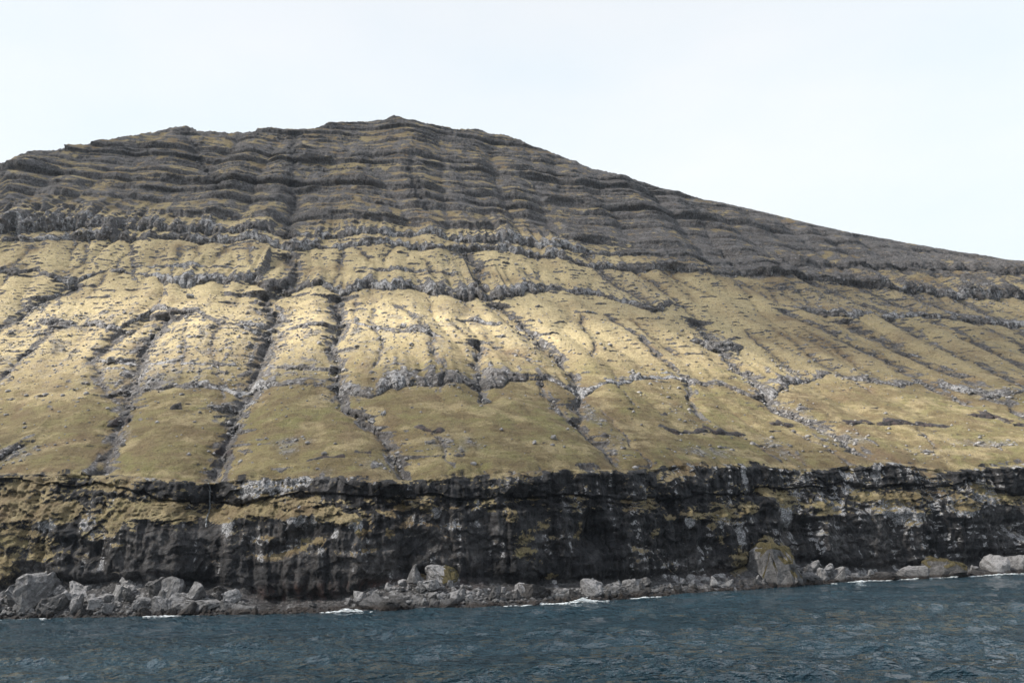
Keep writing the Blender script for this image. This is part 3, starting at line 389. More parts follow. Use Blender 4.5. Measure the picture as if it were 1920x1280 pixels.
# ================================================================ materials
def mountain_material():
    n = Nodes('turf_and_basalt')
    grass, scree, lichen_lit, wet = n.attr('cover')
    dry_lit, brown, red, green = n.attr('tint')
    f1 = n.noise(0.9, 4, 0.65); f2 = n.noise(0.16, 4, 0.6); f3 = n.noise(0.035, 3, 0.55); fine = n.noise(2.6, 3, 0.7)
    strata = n.noise(0.30, 4, 0.6, sq=(0.22, 0.22, 2.6))
    drip = n.noise(0.5, 4, 0.6, sq=(1.3, 1.3, 0.16))
    tus = n.noise(0.75, 5, 0.75, sq=(0.38, 0.38, 2.2))
    spk = n.noise(1.5, 2, 0.6, sq=(0.75, 0.75, 1.6)); spk2 = n.noise(1.1, 2, 0.6, sq=(0.8, 0.8, 1.7), rot=(0, 0, 0.7))
    # rock
    rock = n.mix(n.step(f1, 0.34, 0.66), (0.045, 0.042, 0.042), (0.165, 0.157, 0.156))
    rock = n.mix(n.step(strata, 0.44, 0.66, 0, 0.6), rock, (0.082, 0.068, 0.060))
    rock = n.mix(n.step(f2, 0.5, 0.72, 0, 0.6), rock, (0.21, 0.20, 0.20))
    rock = n.mix(n.step(fine, 0.60, 0.74, 0, 0.7), rock, (0.022, 0.021, 0.023))
    dark = n.mix(n.step(drip, 0.40, 0.66), (0.0035, 0.0035, 0.0045), (0.029, 0.029, 0.032))
    dark = n.mix(n.step(f2, 0.50, 0.66, 0, 0.65), dark, (0.070, 0.068, 0.070))
    dark = n.mix(n.step(f1, 0.58, 0.72, 0, 0.55), dark, (0.004, 0.004, 0.005))
    dark = n.mix(n.step(spk, 0.66, 0.74, 0, 0.6), dark, (0.13, 0.13, 0.135))
    rock = n.mix(wet, rock, dark)  # wet basalt, and the shade painted into gullies
    li = n.step(n.math('ADD', lichen_lit, n.math('MULTIPLY_ADD', drip, 1.3, n.math('MULTIPLY_ADD', f1, 0.8, -1.08))), 0.35, 0.60)
    li = n.math('MULTIPLY', li, n.step(lichen_lit, 0.05, 0.4))
    rock = n.mix(li, rock, n.mix(n.step(fine, 0.35, 0.7), (0.17, 0.168, 0.172), (0.43, 0.425, 0.435)))  # lichen, and sunlit paleness painted on rock below the summit
    rock = n.mix(n.math('MULTIPLY', red, n.step(drip, 0.42, 0.62, 0, 0.8)), rock, (0.075, 0.040, 0.032))
    # turf
    g_ol = n.mix(n.step(f2, 0.35, 0.66), (0.122, 0.096, 0.049), (0.198, 0.160, 0.085))
    g_dry_lit = n.mix(n.step(f1, 0.3, 0.7), (0.40, 0.318, 0.178), (0.61, 0.505, 0.300))  # straw turf, brightened further so the middle belt looks sunlit
    turf = n.mix(dry_lit, g_ol, g_dry_lit)
    turf = n.mix(n.math('MULTIPLY', green, n.step(f2, 0.42, 0.60, 0, 0.85)), turf, (0.150, 0.142, 0.058))
    turf = n.mix(n.math('MULTIPLY', n.step(tus, 0.48, 0.66), n.math('MULTIPLY', n.math('MULTIPLY_ADD', brown, 0.60, 0.35), n.math('MULTIPLY_ADD', dry_lit, -0.45, 1.0))), turf, (0.078, 0.056, 0.030))
    turf = n.mix(n.math('MULTIPLY', brown, n.step(f3, 0.35, 0.65, 0, 0.8)), turf, (0.135, 0.092, 0.056))
    turf = n.mix(n.step(n.noise(0.09, 4, 0.65, sq=(1, 1, 1.6)), 0.50, 0.64, 0, 0.55), turf, (0.33, 0.27, 0.155))
    turf = n.mix(n.step(spk, 0.645, 0.70, 0, 0.8), turf, (0.030, 0.022, 0.012))
    turf = n.mix(n.math('MULTIPLY', n.step(spk2, 0.64, 0.70), n.math('MULTIPLY_ADD', dry_lit, 0.7, 0.12)), turf, (0.43, 0.40, 0.35))
    # loose stones
    peb = n.mix(n.step(n.voro(0.9, out='Color'), 0.2, 0.9), (0.060, 0.057, 0.058), (0.23, 0.222, 0.222))
    pebf = n.math('MULTIPLY', scree, n.step(n.math('ADD', fine, n.math('MULTIPLY', scree, 0.45)), 0.55, 0.85))
    gf = n.step(n.math('ADD', grass, n.math('MULTIPLY_ADD', f1, 0.7, n.math('MULTIPLY_ADD', fine, 0.5, -0.60))), 0.36, 0.64)
    col = n.mix(gf, rock, turf)
    col = n.mix(pebf, col, peb)
    col = n.mix(0.8, col, n.mix(1.0, col, n.mix(n.step(fine, 0.28, 0.74), (0.62, 0.62, 0.62), (1.4, 1.4, 1.4)), 'MULTIPLY'))
    h = n.math('ADD', n.math('MULTIPLY', f1, 0.8), n.math('ADD', n.math('MULTIPLY', fine, 0.5), n.math('MULTIPLY', tus, 0.5)))
    n.bump(h, 1.0, 0.75)
    rough = n.math('MULTIPLY_ADD', wet, -0.25, 0.94)
    return n.finish(col, rough, 0.25)
def boulder_material(tone, name):
    n = Nodes(name)
    f1 = n.noise(0.8, 5, 0.65, obj='World'); f2 = n.noise(2.6, 4, 0.7, obj='World'); f0 = n.noise(0.35, 2, 0.5, obj='World')
    geo = n.t.nodes.new('ShaderNodeNewGeometry'); s = n.t.nodes.new('ShaderNodeSeparateXYZ'); n.t.links.new(geo.outputs['Position'], s.inputs[0])
    nz = n.t.nodes.new('ShaderNodeSeparateXYZ'); n.t.links.new(geo.outputs['Normal'], nz.inputs[0])
    lo = np.array((0.034, 0.031, 0.030)); hi = np.array((0.43, 0.425, 0.43))
    base = lo*(1-tone)+hi*tone*0.72
    col = n.mix(n.step(f1, 0.3, 0.7), tuple(base*0.62), tuple(base*1.25))
    lich = n.math('MULTIPLY', n.step(n.math('ADD', f1, n.math('MULTIPLY', nz.outputs[2], 0.25)), 0.62-0.22*tone, 0.86-0.22*tone), n.step(s.outputs[2], 1.2, 3.2))
    col = n.mix(n.math('MULTIPLY', lich, 0.25+0.7*tone), col, (0.36, 0.35, 0.355))
    col = n.mix(n.step(f2, 0.52, 0.70, 0, 0.8), col, tuple(base*0.22))
    col = n.mix(n.step(f1, 0.60, 0.70, 0, 0.5), col, tuple(base*0.3))
    tide = n.step(n.math('MULTIPLY_ADD', f0, 1.6, s.outputs[2]), 1.3, 2.1, 1.0, 0.0)   # black weed and wet below the splash line
    col = n.mix(n.math('MULTIPLY', tide, 0.9), col, (0.030, 0.022, 0.018))
    n.bump(n.math('ADD', f1, n.math('MULTIPLY', f2, 0.5)), 1.0, 0.7)
    return n.finish(col, n.math('MULTIPLY_ADD', tide, -0.4, 0.9), 0.3)
def stone_material():
    n = Nodes('loose_stone')
    oi = n.noise(0.5, 2, 0.6); f = n.noise(3.0, 3, 0.6)
    col = n.mix(n.step(oi, 0.3, 0.7), (0.11, 0.106, 0.106), (0.31, 0.30, 0.30))
    col = n.mix(n.step(f, 0.5, 0.75, 0, 0.6), col, (0.10, 0.09, 0.085))
    return n.finish(col, 0.92, 0.2)
def sea_material():
    n = Nodes('sea_water')
    def ripple(scale, sq, rot, d=3): return n.noise(scale, d, 0.55, sq=sq, rot=rot)
    def crest(v): return n.math('SUBTRACT', 1.0, n.math('ABSOLUTE', n.math('MULTIPLY_ADD', v, 2.0, -1.0)))
    a = ripple(0.42, (0.6, 1.0, 1), (0, 0, 0.20), 4); a2 = crest(ripple(0.22, (0.6, 1.0, 1), (0, 0, -0.15), 4)); b = ripple(1.3, (0.65, 1.0, 1), (0, 0, -0.2), 3); c = ripple(0.07, (0.5, 1.0, 1), (0, 0, 0.2), 2)
    gust = n.step(n.noise(0.022, 3, 0.6, sq=(0.5, 1.0, 1)), 0.35, 0.65, 0.55, 1.3)
    h = n.math('MULTIPLY', gust, n.math('ADD', n.math('MULTIPLY', a, 1.2), n.math('ADD', n.math('MULTIPLY', b, 1.0), n.math('ADD', n.math('MULTIPLY', a2, 0.25), n.math('MULTIPLY', c, 0.5)))))
    n.bump(h, 1.0, 2.7)
    n.bsdf.inputs['IOR'].default_value = 1.33
    col = n.mix(n.step(c, 0.35, 0.65), (0.021, 0.052, 0.073), (0.027, 0.063, 0.085))
    return n.finish(col, 0.05, 0.5)
def foam_material():
    n = Nodes('sea_foam'); f = n.noise(3.0, 4, 0.7)
    return n.finish(n.mix(n.step(f, 0.35, 0.65), (0.55, 0.60, 0.62), (0.85, 0.87, 0.88)), 0.7, 0.3)
MOUNTAIN = mountain_material()

# ================================================================ the mountain and its sea cliff
az = np.concatenate([np.linspace(-44, -32.2, 40)[:-1], np.linspace(-32.2, 32.2, 1240), np.linspace(32.2, 44, 40)[1:]])
az = np.radians(az); NC = len(az)
rs = np.arange(100, 1150, 0.5)
sinz, cosz = np.sin(az), np.cos(az)
N_CL, N_SL, N_BK = 250, 540, 14
_ca = np.degrees(az)*4.0
jb = 1.3*fbm(_ca/9, 0*_ca, 3, 401)+0.8*(cells(_ca/4, 0*_ca, 402)[0]-0.5); jl = 2.6*fbm(_ca/10, 0*_ca, 4, 404); jt = 0.9*fbm(_ca/7, 0*_ca, 4, 406); jw = 0.7*fbm(_ca/12, 0*_ca, 3, 408); jo = np.clip(1.1+1.6*fbm(_ca/11, 0*_ca, 3, 410), 0.0, 2.6)
def columns():
    """for every bearing from the boat: distance to the waterline offset c, and the slope profile"""
    R = np.zeros((N_CL, NC)); Z = np.zeros((N_CL, NC)); RS = np.zeros((N_SL, NC)); RB = np.zeros((N_BK, NC)); ZB = np.zeros((N_BK, NC))
    for j in range(NC):
        A, C = to_ac(rs*sinz[j], rs*cosz[j])
        g = np.maximum.accumulate(C-shore(A)+rs*1e-6)
        r_of = lambda c: np.interp(c, g, rs)
        rt = r_of(CTOP); at = np.interp(rt, rs, A)
        zt, zb, zl, zp, lw = (float(tab(t, at)) for t in (ZCT, ZBB, ZLB, ZPT, LW))
        zb += jb[j]; zl += jl[j]; zt += jt[j]; lw = max(0.8, lw*(1+jw[j]))
        zb = min(zb, zt-1.6); zl = min(zl, zb-1.2)
        zf = max(0.8, zp*0.85)
        back = CTOP-1.8; lc = back-lw
        prof = [(-14, -5.0), (0, -0.25), (7.0, zf*0.8), (lc-1.5, zf+0.7), (lc-0.9, zf+2.4), (lc, zl), (back, zb-0.25), (back-jo[j], zb+0.15), (back-0.5*jo[j], zt-1.4), (back+0.5, zt-0.25), (CTOP, float(slope_z(np.array([at]), np.array([np.interp(rt, rs, C)]))[0]))]
        px = np.array([p[0] for p in prof]); pz = np.array([p[1] for p in prof])
        wts = np.array([0.06, 0.11, 0.03, 0.06, 0.30, 0.14, 0.04, 0.19, 0.04, 0.03])
        s = np.concatenate([[0], np.cumsum(wts/wts.sum())]); u = np.linspace(0, 1, N_CL)
        R[:, j] = r_of(np.interp(u, s, px)); Z[:, j] = np.interp(u, s, pz)
        t, w = slope_t(A, C)
        tr = tab(RIDGE, A)
        k = np.argmax((t >= tr) & (rs > rt+5)); rr = rs[k]
        m = np.linspace(rt, rr, 700); Am, Cm = to_ac(m*sinz[j], m*cosz[j]); zm = slope_z(Am, Cm)
        e = np.arctan2(zm-EYE[2], m)+0.00012*(m-rt)
        RS[:, j] = np.interp(np.linspace(e[0], e[-1], N_SL), e, m)
        zr = zm[-1]; bk = np.linspace(0, 1, N_BK+1)[1:]
        RB[:, j] = rr+bk**1.5*zr*1.5; ZB[:, j] = zr-bk**1.9*(zr+6)
    return R, Z, RS, RB, ZB
R1, Z1, R2, R3, Z3 = columns()
A1, C1 = to_ac(R1*sinz, R1*cosz)
A2, C2 = to_ac(R2*sinz, R2*cosz)
A3, C3 = to_ac(R3*sinz, R3*cosz)
Z2 = slope_z(A2, C2)
T2, _ = slope_t(A2, C2)
HR = Z2[-1][None, :]                                     # crest height of each column
ZB6 = np.interp(A2, ROCK_BANDS[10][0], np.array(ROCK_BANDS[10][1])+np.array(ROCK_BANDS[10][2])*1.0)

# ---- slope relief, metres outward
ZB6 = ZB6-22*sst(90, 240, A2)
edge = sst(0, 6, T2)*sst(0, 4, HR-Z2)                    # settle to the lip and to the crest
edge_g = sst(0, 4, HR-Z2)*(0.55+0.45*sst(0, 8, T2))
D2 = np.zeros_like(A2); rockm = np.zeros_like(A2); screem = np.zeros_like(A2); holl = np.zeros_like(A2)
wx = 1.6*fbm(A2/14, Z2/9, 3, 40); 
cv, cb = cells((A2+wx)/3.0, (Z2+0.5*wx)/9.0, 3)
cv2, cb2 = cells((A2-wx)/1.25, (Z2+0.3*wx)/4.2, 9)
block = 1.1*(cv-0.5)+0.55*(cv2-0.5)+0.5*fbm(A2/2.0, Z2/2.4, 3, 11)
FL2 = A2+0.10*np.clip(T2, 0, 300)                      # coordinate that stays constant down a fall line
spurn = noise((FL2+9.0*fbm(FL2/44, Z2/36, 3, 5))/18.5, Z2/75, 12)     # rounded fans with sharp clefts between them
cleft = np.exp(-(spurn/0.075)**2)*np.clip(0.35+1.1*noise(A2/22, Z2/26, 13), 0, 1)
fan = np.abs(spurn)
soil = np.zeros_like(A2)
for i, (ba, bz, bh) in enumerate(ROCK_BANDS):
    ba, bz, bh = np.array(ba), np.array(bz), np.array(bh)
    long_ = i in (0, 6, 9, 10)
    hit = (A2 > ba[0]-1) & (A2 < ba[-1]+1) & (Z2 > bz.min()-8) & (Z2 < (bz+2.6*1.7*bh).max()+4) if not long_ else (Z2 > bz.min()-25) & (Z2 < (bz+2.6*1.7*bh).max()+10)
    rw, cl = np.where(hit.any(1))[0], np.where(hit.any(0))[0]
    if not len(rw): continue
    sl = (slice(rw[0], rw[-1]+1), slice(cl[0], cl[-1]+1))
    A, Z, ed, fa, c1, c2 = (v[sl] for v in (A2, Z2, edge, fan, cv, cv2))
    D, rk, sc, so = (v[sl] for v in (D2, rockm, screem, soil))      # views
    k0 = 0*A+i*3.3
    hh = np.interp(A, ba, bh, None if long_ else 0, None if long_ else 0)
    hh = (0.72 if i < 9 else 0.85)*hh*np.clip(1.0+0.70*noise(A/11, k0, 74+i)+0.45*noise(A/3.5, k0, 75+i), 0.0, 1.7)
    zf = np.interp(A, ba, bz)+0.18*hh*noise(A/4, k0, 76+i)-0.5*hh*(0.25-fa)*(0.5 if long_ else 0.2)
    on = sst(0.4, 1.6, hh); H = np.maximum(hh, 0.4)
    jag = 1.0*(c1-0.5)+0.6*(c2-0.5)+0.5*noise(A/2.0, Z/5, 72+i)
    x = (Z-zf)/H+0.10*jag
    pr = np.where(x < 0, 0, np.where(x < 0.55, sst(-0.1, 0.55, x)*0.5+0.5*x/0.55, np.where(x < 1.0, 1-0.35*(x-0.55)/0.45, 0.65*np.clip(1-(x-1)/1.3, 0, 1)**1.3)))
    D += ed*on*0.46*H*pr-ed*on*0.10*H*np.exp(-((x-0.02)/0.07)**2)
    face = sst(-0.03, 0.05, x)*(1-sst(0.62, 1.05, x+0.35*noise(A/2.6, Z/3, 78)))*on
    D += face*ed*np.minimum(H, 8)*0.060*jag
    np.maximum(rk, face*np.clip(0.95+0.8*noise(A/3, Z/3, 77)+0.9*noise(A/9, Z/6, 79), 0, 1), out=rk)
    np.maximum(sc, 0.6*on*sst(-0.5, 0, x)*(x < 0.05)*np.clip(0.25+1.3*noise(A/4, Z/4, 17), 0, 1), out=sc)
    if i >= 11 and i not in (17, 22): np.maximum(so, face, out=so)
    rub = on*sst(0.5, 0.8, x)*(0.4 if i >= 11 else 1.0)*(1-sst(1.0, 1.8, x))*np.clip(0.2+1.4*fbm(A/4, Z/3, 2, 16), 0, 1)
    np.maximum(sc, 0.8*rub, out=sc); np.maximum(rk, 0.7*rub*(c2 > 0.55), out=rk)
# small broken ledges in the stony belt
bz_ = Z2+2.2*fbm(A2/26, Z2/20, 2, 80)+0.02*A2
beltm = sst(58, 78, Z2)*(1-0.5*sst(60, 200, A2))
kf = np.floor(bz_/5.2); ff = bz_/5.2-kf; pres = np.clip(2.0*fbm(A2/9+kf*17.3, kf*3.1, 3, 82)-0.26, 0, 1)*beltm
lh = 0.34*pres; xx = ff/np.maximum(lh, 0.02)
D2 += edge*5.2*1.25*lh*np.where(xx < 1, xx, np.clip(1-(ff-lh)/0.6, 0, 1))
lf = (xx < 1.0)*sst(0.1, 0.3, pres)
D2 += edge*lf*0.5*block
rockm = np.maximum(rockm, lf*np.clip(0.65+0.9*block, 0, 1)); screem = np.maximum(screem, 0.6*pres*sst(0.6, 0.95, ff))
soft_ = 16*sst(60, 200, A2); up = np.clip((Z2-ZB6+6+soft_+10*fbm(A2/16, Z2/9, 3, 39)*sst(60, 200, A2))/(16+2*soft_), 0, 1); up = up*up*(3-2*up)                                 # terraced summit cliffs begin here
# terraces of stacked lava flows
sp = noise((A2+9*fbm(A2/70, Z2/120, 2, 20))/40, Z2/260, 21)
spur = 14.0*np.abs(sp)+4.5*fbm(A2/75, Z2/200, 2, 23)+1.5*np.abs(noise(A2/17, Z2/120, 25))+0.4*np.abs(noise(A2/6, Z2/60, 24))
D2 += up*edge*(spur-3.0)*sst(0, 16, HR-Z2)
holl = np.maximum(holl, 0.6*up*np.exp(-(sp/0.06)**2))
tz = (Z2+0.03*A2+5.5*fbm(A2/85, Z2/50, 3, 33)+1.1*noise(A2/12, Z2/25, 36)+0.5*noise(A2/4, Z2/12, 37))
def terr(v, period, riser, s):
    k = np.floor(v/period); f = v/period-k
    kk = _rv[(k.astype(np.int64)*17+s) & 4095]
    rr = riser*(0.7+0.6*kk)
    x = f/rr
    d = np.where(x < 1, sst(-0.1, 0.5, x)*0.5+0.5*x, np.clip(1-(f-rr)/(1-rr), 0, 1))
    return d*rr*period*(0.15+1.35*kk), (f < rr*0.80)*1.0, kk
right_fade = 1-0.35*sst(100, 300, A2)
mod = np.clip(0.70+1.0*fbm(A2/34, tz/14, 3, 44), 0.0, 1.4)
mod2 = np.clip(0.45+1.4*fbm(A2/20, tz/7, 3, 46), 0.0, 1.3)
t1, f1, k1 = terr(tz, 11.5, 0.48, 5); t2, f2, k2 = terr(tz+3.1+1.5*noise(A2/30, Z2/20, 48), 4.6, 0.5, 9)
topz = 0.55+0.45*sst(40, 110, Z2-ZB6)
D2 += up*edge*right_fade*topz*(1.45*t1*(0.10+0.90*mod)+1.2*t2*mod2)
rockm = np.maximum(rockm, up*np.clip(0.95*f1*np.clip(mod+0.1, 0, 1)*(0.45+0.9*k1)*topz+0.7*f2*mod2, 0, 1)*(0.55+0.45*right_fade))
colj = noise((A2+0.4*wx)/1.9, Z2/16, 52)
D2 += up*edge*right_fade*(0.45*colj*f1+0.40*block*np.clip(f1+0.4, 0, 1))
# gullies
wet_shade_g = np.zeros_like(A2)
for i, (dep, gz, ga, gw) in enumerate(GULLIES):
    gz, ga, gw = np.array(gz), np.array(ga), np.array(gw)
    rr = np.where((Z2.max(1) > gz[0]-3) & (Z2.min(1) < gz[-1]+3))[0]
    if not len(rr): continue
    sl = slice(rr[0], rr[-1]+1)
    z, a = Z2[sl], A2[sl]
    c = np.interp(z, gz, ga)+3.0*noise(z/16, 0*z+i*3.7, 110+i)+1.2*noise(z/5, 0*z+i*2.7, 115+i)+0.5*noise(z/2.0, 0*z+i*1.7, 120+i)
    w = np.interp(z, gz, gw)*(1+0.35*noise(z/5, 0*z+i, 130))
    fade = sst(gz[0]-3, gz[0]+2, z)*(1-sst(gz[-1]-2, gz[-1]+2, z))
    d = np.abs(a-c)/w
    v = np.exp(-(d/0.95)**1.5)*fade
    wall = np.exp(-((d-1.0)/0.45)**2)*fade
    D2[sl] -= edge_g[sl]*0.75*dep*np.exp(-(d/3.0)**2)*fade*sst(2.0, 3.5, dep)
    D2[sl] -= edge_g[sl]*dep*v*(0.8+0.4*noise(a/3, z/3, 140+i))
    holl[sl] = np.maximum(holl[sl], v)
    screem[sl] = np.maximum(screem[sl], (0.30+0.45*sst(95, 55, z) if False else 0.30+0.45*(1-sst(55, 95, z)))*np.exp(-(d/0.5)**2)*fade*np.clip(0.6+0.9*noise(a/3, z/5, 145+i), 0, 1))
    rockm[sl] = np.maximum(rockm[sl], 0.85*np.maximum(wall, 0.7*v)*sst(1.3, 2.4, dep)*np.clip(0.45+1.2*noise(a/4, z/4, 150+i), 0, 1))
    wet_shade_g[sl] = np.maximum(wet_shade_g[sl], v*sst(1.8, 3.5, dep))  # stream damp plus gully shade, both painted as dark rock
    D2[sl] += edge[sl]*0.5*v*(cv2[sl]-0.5)*min(dep, 3)
# minor ribs and rills down the fall line, sheep terraces across it
low = 1-0.8*up
belt = sst(70, 100, Z2)
amp = 3.0+4.6*belt
D2 += edge*low*(amp*(fan-0.3)*sst(4, 40, T2)+3.2*fbm(A2/45, Z2/60, 3, 14)+1.1*fbm(A2/14, Z2/9, 3, 10))
scar = np.clip(2.6*(fbm(A2/9, Z2/3.2, 3, 7)-0.42), 0, 1)*low*sst(8, 20, T2)          # little turf scarps
D2 -= edge*scar*1.6
screem = np.maximum(screem, low*cleft*0.35*(0.3+0.7*belt)); rockm = np.maximum(rockm, low*belt*cleft*np.clip(0.3+1.4*noise(A2/3, Z2/3, 15), 0, 0.9)); holl = np.maximum(holl, low*cleft*0.7)
rill = np.clip(noise((FL2+2*noise(FL2/9, Z2/14, 6))/5.5, Z2/40, 18)-0.33, 0, 1)*np.clip(0.5+noise(A2/40, Z2/40, 19), 0, 1)
D2 -= edge*low*1.5*rill
screem = np.maximum(screem, low*np.clip(rill*0.8, 0, 0.25))
D2 += edge*low*0.50*noise(A2/7.5, (Z2+0.8*noise(A2/9, Z2/6, 3))/1.25, 22)
D2 += edge*(0.42*fbm(A2/2.4, Z2/1.8, 3, 26))
for (a, z, ra, rz, s) in SCREE:
    v = s*np.exp(-(((A2-a)/ra)**2+((Z2-z)/rz)**2)**1.3)
    screem = np.maximum(screem, v*np.clip(0.75+0.8*fbm(A2/3.5, Z2/3.5, 2, 29), 0, 1.2))
outc = sst(0.12, 0.4, screem)*np.clip(noise(A2/3.0, Z2/2.2, 31)*1.6-0.25, 0, 1)
D2 += edge*outc*0.9
rockm = np.maximum(rockm, outc*0.9)

# ---- sea cliff relief
Zt = tab(ZCT, A1); Zb = np.minimum(tab(ZBB, A1), Zt-2.0); Zl = np.minimum(tab(ZLB, A1), Zb-1.2); Zf = np.maximum(0.8, tab(ZPT, A1)*0.85)+0.7
cliff = sst(0.0, 2.0, Z1-Zf)*(1-0.6*sst(-1.2, 0.0, Z1-Zt))
wz = 1.5*fbm(A1/9, Z1/7, 3, 201)
D1 = cliff*(4.2*fbm(A1/21, Z1/60, 3, 203)+1.5*np.abs(noise((A1+wz)/7.5, Z1/40, 206))+1.3*np.abs(noise((A1+0.7*wz)/3.3, Z1/26, 207))+0.6*np.abs(noise((A1+0.5*wz)/1.4, Z1/12, 208)))
cv, cb = cells((A1+1.6*wz)/5.0, (Z1+wz)/6.5, 211); cv2, cb2 = cells((A1+wz)/1.9, (Z1+0.8*wz)/1.6, 215)
D1 += cliff*(1.1*(cv-0.5)+0.55*(cv2-0.5)+0.5*noise(A1/9, (Z1+wz)/1.7, 216)+0.6*fbm(A1/1.5, Z1/1.9, 3, 218))
low_c = 1-sst(-0.6, 0.8, Z1-Zl); band = sst(-0.3, 0.3, Z1-Zb)
D1 += 1.3*band*noise(A1/8, Z1*0, 221)*(1-sst(-1.6, 0, Z1-Zt))
ledge = sst(-0.8, 0.6, Z1-Zl)*(1-sst(-1.6, -0.3, Z1-Zb))
D1 += ledge*(1.9*fbm(A1/5, Z1/3, 3, 224)+0.9*fbm(A1/1.6, Z1/1.1, 3, 226))
hollow = np.clip(noise(A1/11, Z1/9, 231)-0.25, 0, 1)*cliff
D1 -= hollow*6.5
foot = np.exp(-((Z1-Zf-1.2)/1.3)**2)
D1 -= foot*(1.1+0.9*noise(A1/6, 0*Z1, 235))              # wave-cut notch
D1 += (1-sst(0, 1.5, Z1-Zf))*0.5*fbm(A1/2.2, Z1/1.2, 3, 238)
for i, (dep, gz, ga, gw) in enumerate(GULLIES[:2]+[GULLIES[6]]):   # the streams carry on over the cliff
    d = np.abs(A1-ga[0]+1.2*noise(Z1/6, 0*Z1+i, 240))/ (1.6*gw[0])
    D1 -= 3.2*np.exp(-d**2)*sst(-4, 1, Z1-Zl)
D1[:, :] *= sst(0.0, 0.06, np.linspace(0, 1, N_CL))[:, None]
seam = sst(0.97, 1.0, np.linspace(0, 1, N_CL))[:, None]
lipD = (2.6*fbm(A2/7.5, 0*A2, 4, 260)*(1-sst(0, 6, T2)))                # ragged turf lip shared by both meshes
D2 += lipD
Z2 = Z2+(1-sst(0, 7, T2))*(3.4*fbm(A2/14, 0*A2, 4, 262)+3.0*fbm(A2/38, 0*A2, 2, 266)-1.8*np.exp(-(spurn/0.1)**2)*np.clip(noise(A2/30, 0*A2, 264)+0.5, 0, 1)-2.2*np.clip(holl-0.3, 0, 1)-0.2)
D1 = D1*(1-seam)+D2[0][None, :]*seam

# ---- crest
crest_n = (1.3*fbm(A2[-1]/7, 0*A2[-1], 3, 270)+0.9*ridged(A2[-1]/3.1, 0*A2[-1], 2, 275))*(1-0.6*sst(120, 300, A2[-1]))
Z2 = Z2+crest_n[None, :]*(1-sst(0, 5, HR-Z2))
Z3 = Z3+crest_n[None, :]*(1-np.linspace(0.1, 1, N_BK))[:, None]

def place(A, C, D, Z):
    X, Y = to_xy(A, C-D); return np.stack([X, Y, Z], -1)
P1 = place(A1, C1, D1, Z1); P2 = place(A2, C2, D2, Z2); P3 = place(A3, C3, 0*A3, Z3)
P1[-1] = P2[0]
P23 = np.concatenate([P2, P3]); P12 = np.concatenate([P1, P2[1:3]])
def normals(P):
    du = np.gradient(P, axis=1); dv = np.gradient(P, axis=0)
    nn = np.cross(du, dv); return nn/np.maximum(np.linalg.norm(nn, axis=-1, keepdims=True), 1e-9)
nz2 = normals(P2)[..., 2]; nz1 = normals(P12)[:N_CL, :, 2]

# ---- what grows or lies where, with some light and shade painted in
n_big = fbm(A2/38, Z2/24, 3, 300); n_mid = fbm(A2/6, Z2/4.5, 3, 305); n_fin = fbm(A2/1.7, Z2/1.4, 2, 309)
grass2 = sst(0.40-0.12*up, 0.66-0.16*up, nz2+0.14*n_mid+0.10*n_fin-0.05)
grass2 *= 1-np.clip(rockm*1.05-0.25*n_mid, 0, 1)
grass2 = np.clip(grass2, 0, 1)*(1-up*np.clip(0.40+0.34*sst(40, 200, A2)-0.8*n_big-0.9*n_mid, 0, 0.95))
grass2 *= 1-0.7*np.clip(holl-0.30, 0, 1)
grass2 *= 1-0.6*scar
hs = Z2
stony = np.exp(-((Z2-98)/34)**2)*(1-0.8*sst(-20, 130, A2))                  # the broken middle belt on the left
screem = np.maximum(screem, stony*np.clip(0.42+1.0*n_mid+0.5*n_fin, 0, 0.9)*0.9)
dry_lit2 = np.clip(sst(62, 100, Z2+9*n_big)*(0.90-0.35*sst(190, 250, Z2))+0.18*n_mid, 0, 1)*(1-0.55*up)  # straw belt with sunlight painted into its colour
dry_lit2 *= (1-0.35*sst(110, 260, A2))*(1-0.6*np.clip(holl, 0, 1))
brown2 = np.clip(0.34+0.75*holl+0.9*scar+0.75*n_big+0.55*n_mid+0.35*up+0.35*(1-sst(0, 7, T2))+0.25*sst(60, 240, A2)*sst(60, 140, Z2), 0, 1)  # heath tone, browner in gullies and clefts to paint their shade
green2 = (1-0.85*sst(48, 95, Z2))*np.clip(0.65+0.9*fbm(A2/30, Z2/14, 2, 315), 0, 1)
lich_lit2 = (1-soil)*np.clip(rockm*(1-up)*(0.48+0.45*n_big), 0, 0.8)+0.12*up*rockm  # lichen plus painted sunlight on rock below the summit
wet_shade2 = np.clip(0.85*soil+up*0.18*rockm+0.45*wet_shade_g*np.clip(0.6+n_mid, 0, 1)+0.3*np.clip(holl-0.5, 0, 1)+0.25*np.clip(-n_big, 0, 1)*rockm+0.85*(1-sst(0, 4, T2))*(1-sst(.3, .6, nz2)), 0, 0.9)  # wet rock, plus shade painted dark in gullies and hollows
red2 = 0.5*soil
def blobs(L, A, Z, wob, p=1.4):
    v = np.zeros_like(A)
    for r in L:
        m = (np.abs(A-r[0]) < 2.4*r[2]+1) & (np.abs(Z-r[1]) < 2.4*r[3]+1)
        v[m] = np.maximum(v[m], np.exp(-((((A[m]-r[0])/r[2])**2+((Z[m]-r[1])/r[3])**2)*(1+wob[m]))**p))
    return v
m1 = fbm(A1/3.2, Z1/2.4, 3, 330); m2 = fbm(A1/1.1, Z1/1.0, 2, 334); m3 = fbm(A1/2.0, Z1/14, 3, 337); m0 = fbm(A1/14, Z1/10, 2, 339)
turf = blobs(CLIFF_TURF, A1+1.5*m1, Z1+1.0*m2, 1.4*m1+0.8*m2)
grass1 = np.clip(turf*1.2*(0.45+0.55*sst(0.0, 0.35, nz1+0.15*m2))+0.3*m1*turf, 0, 1)
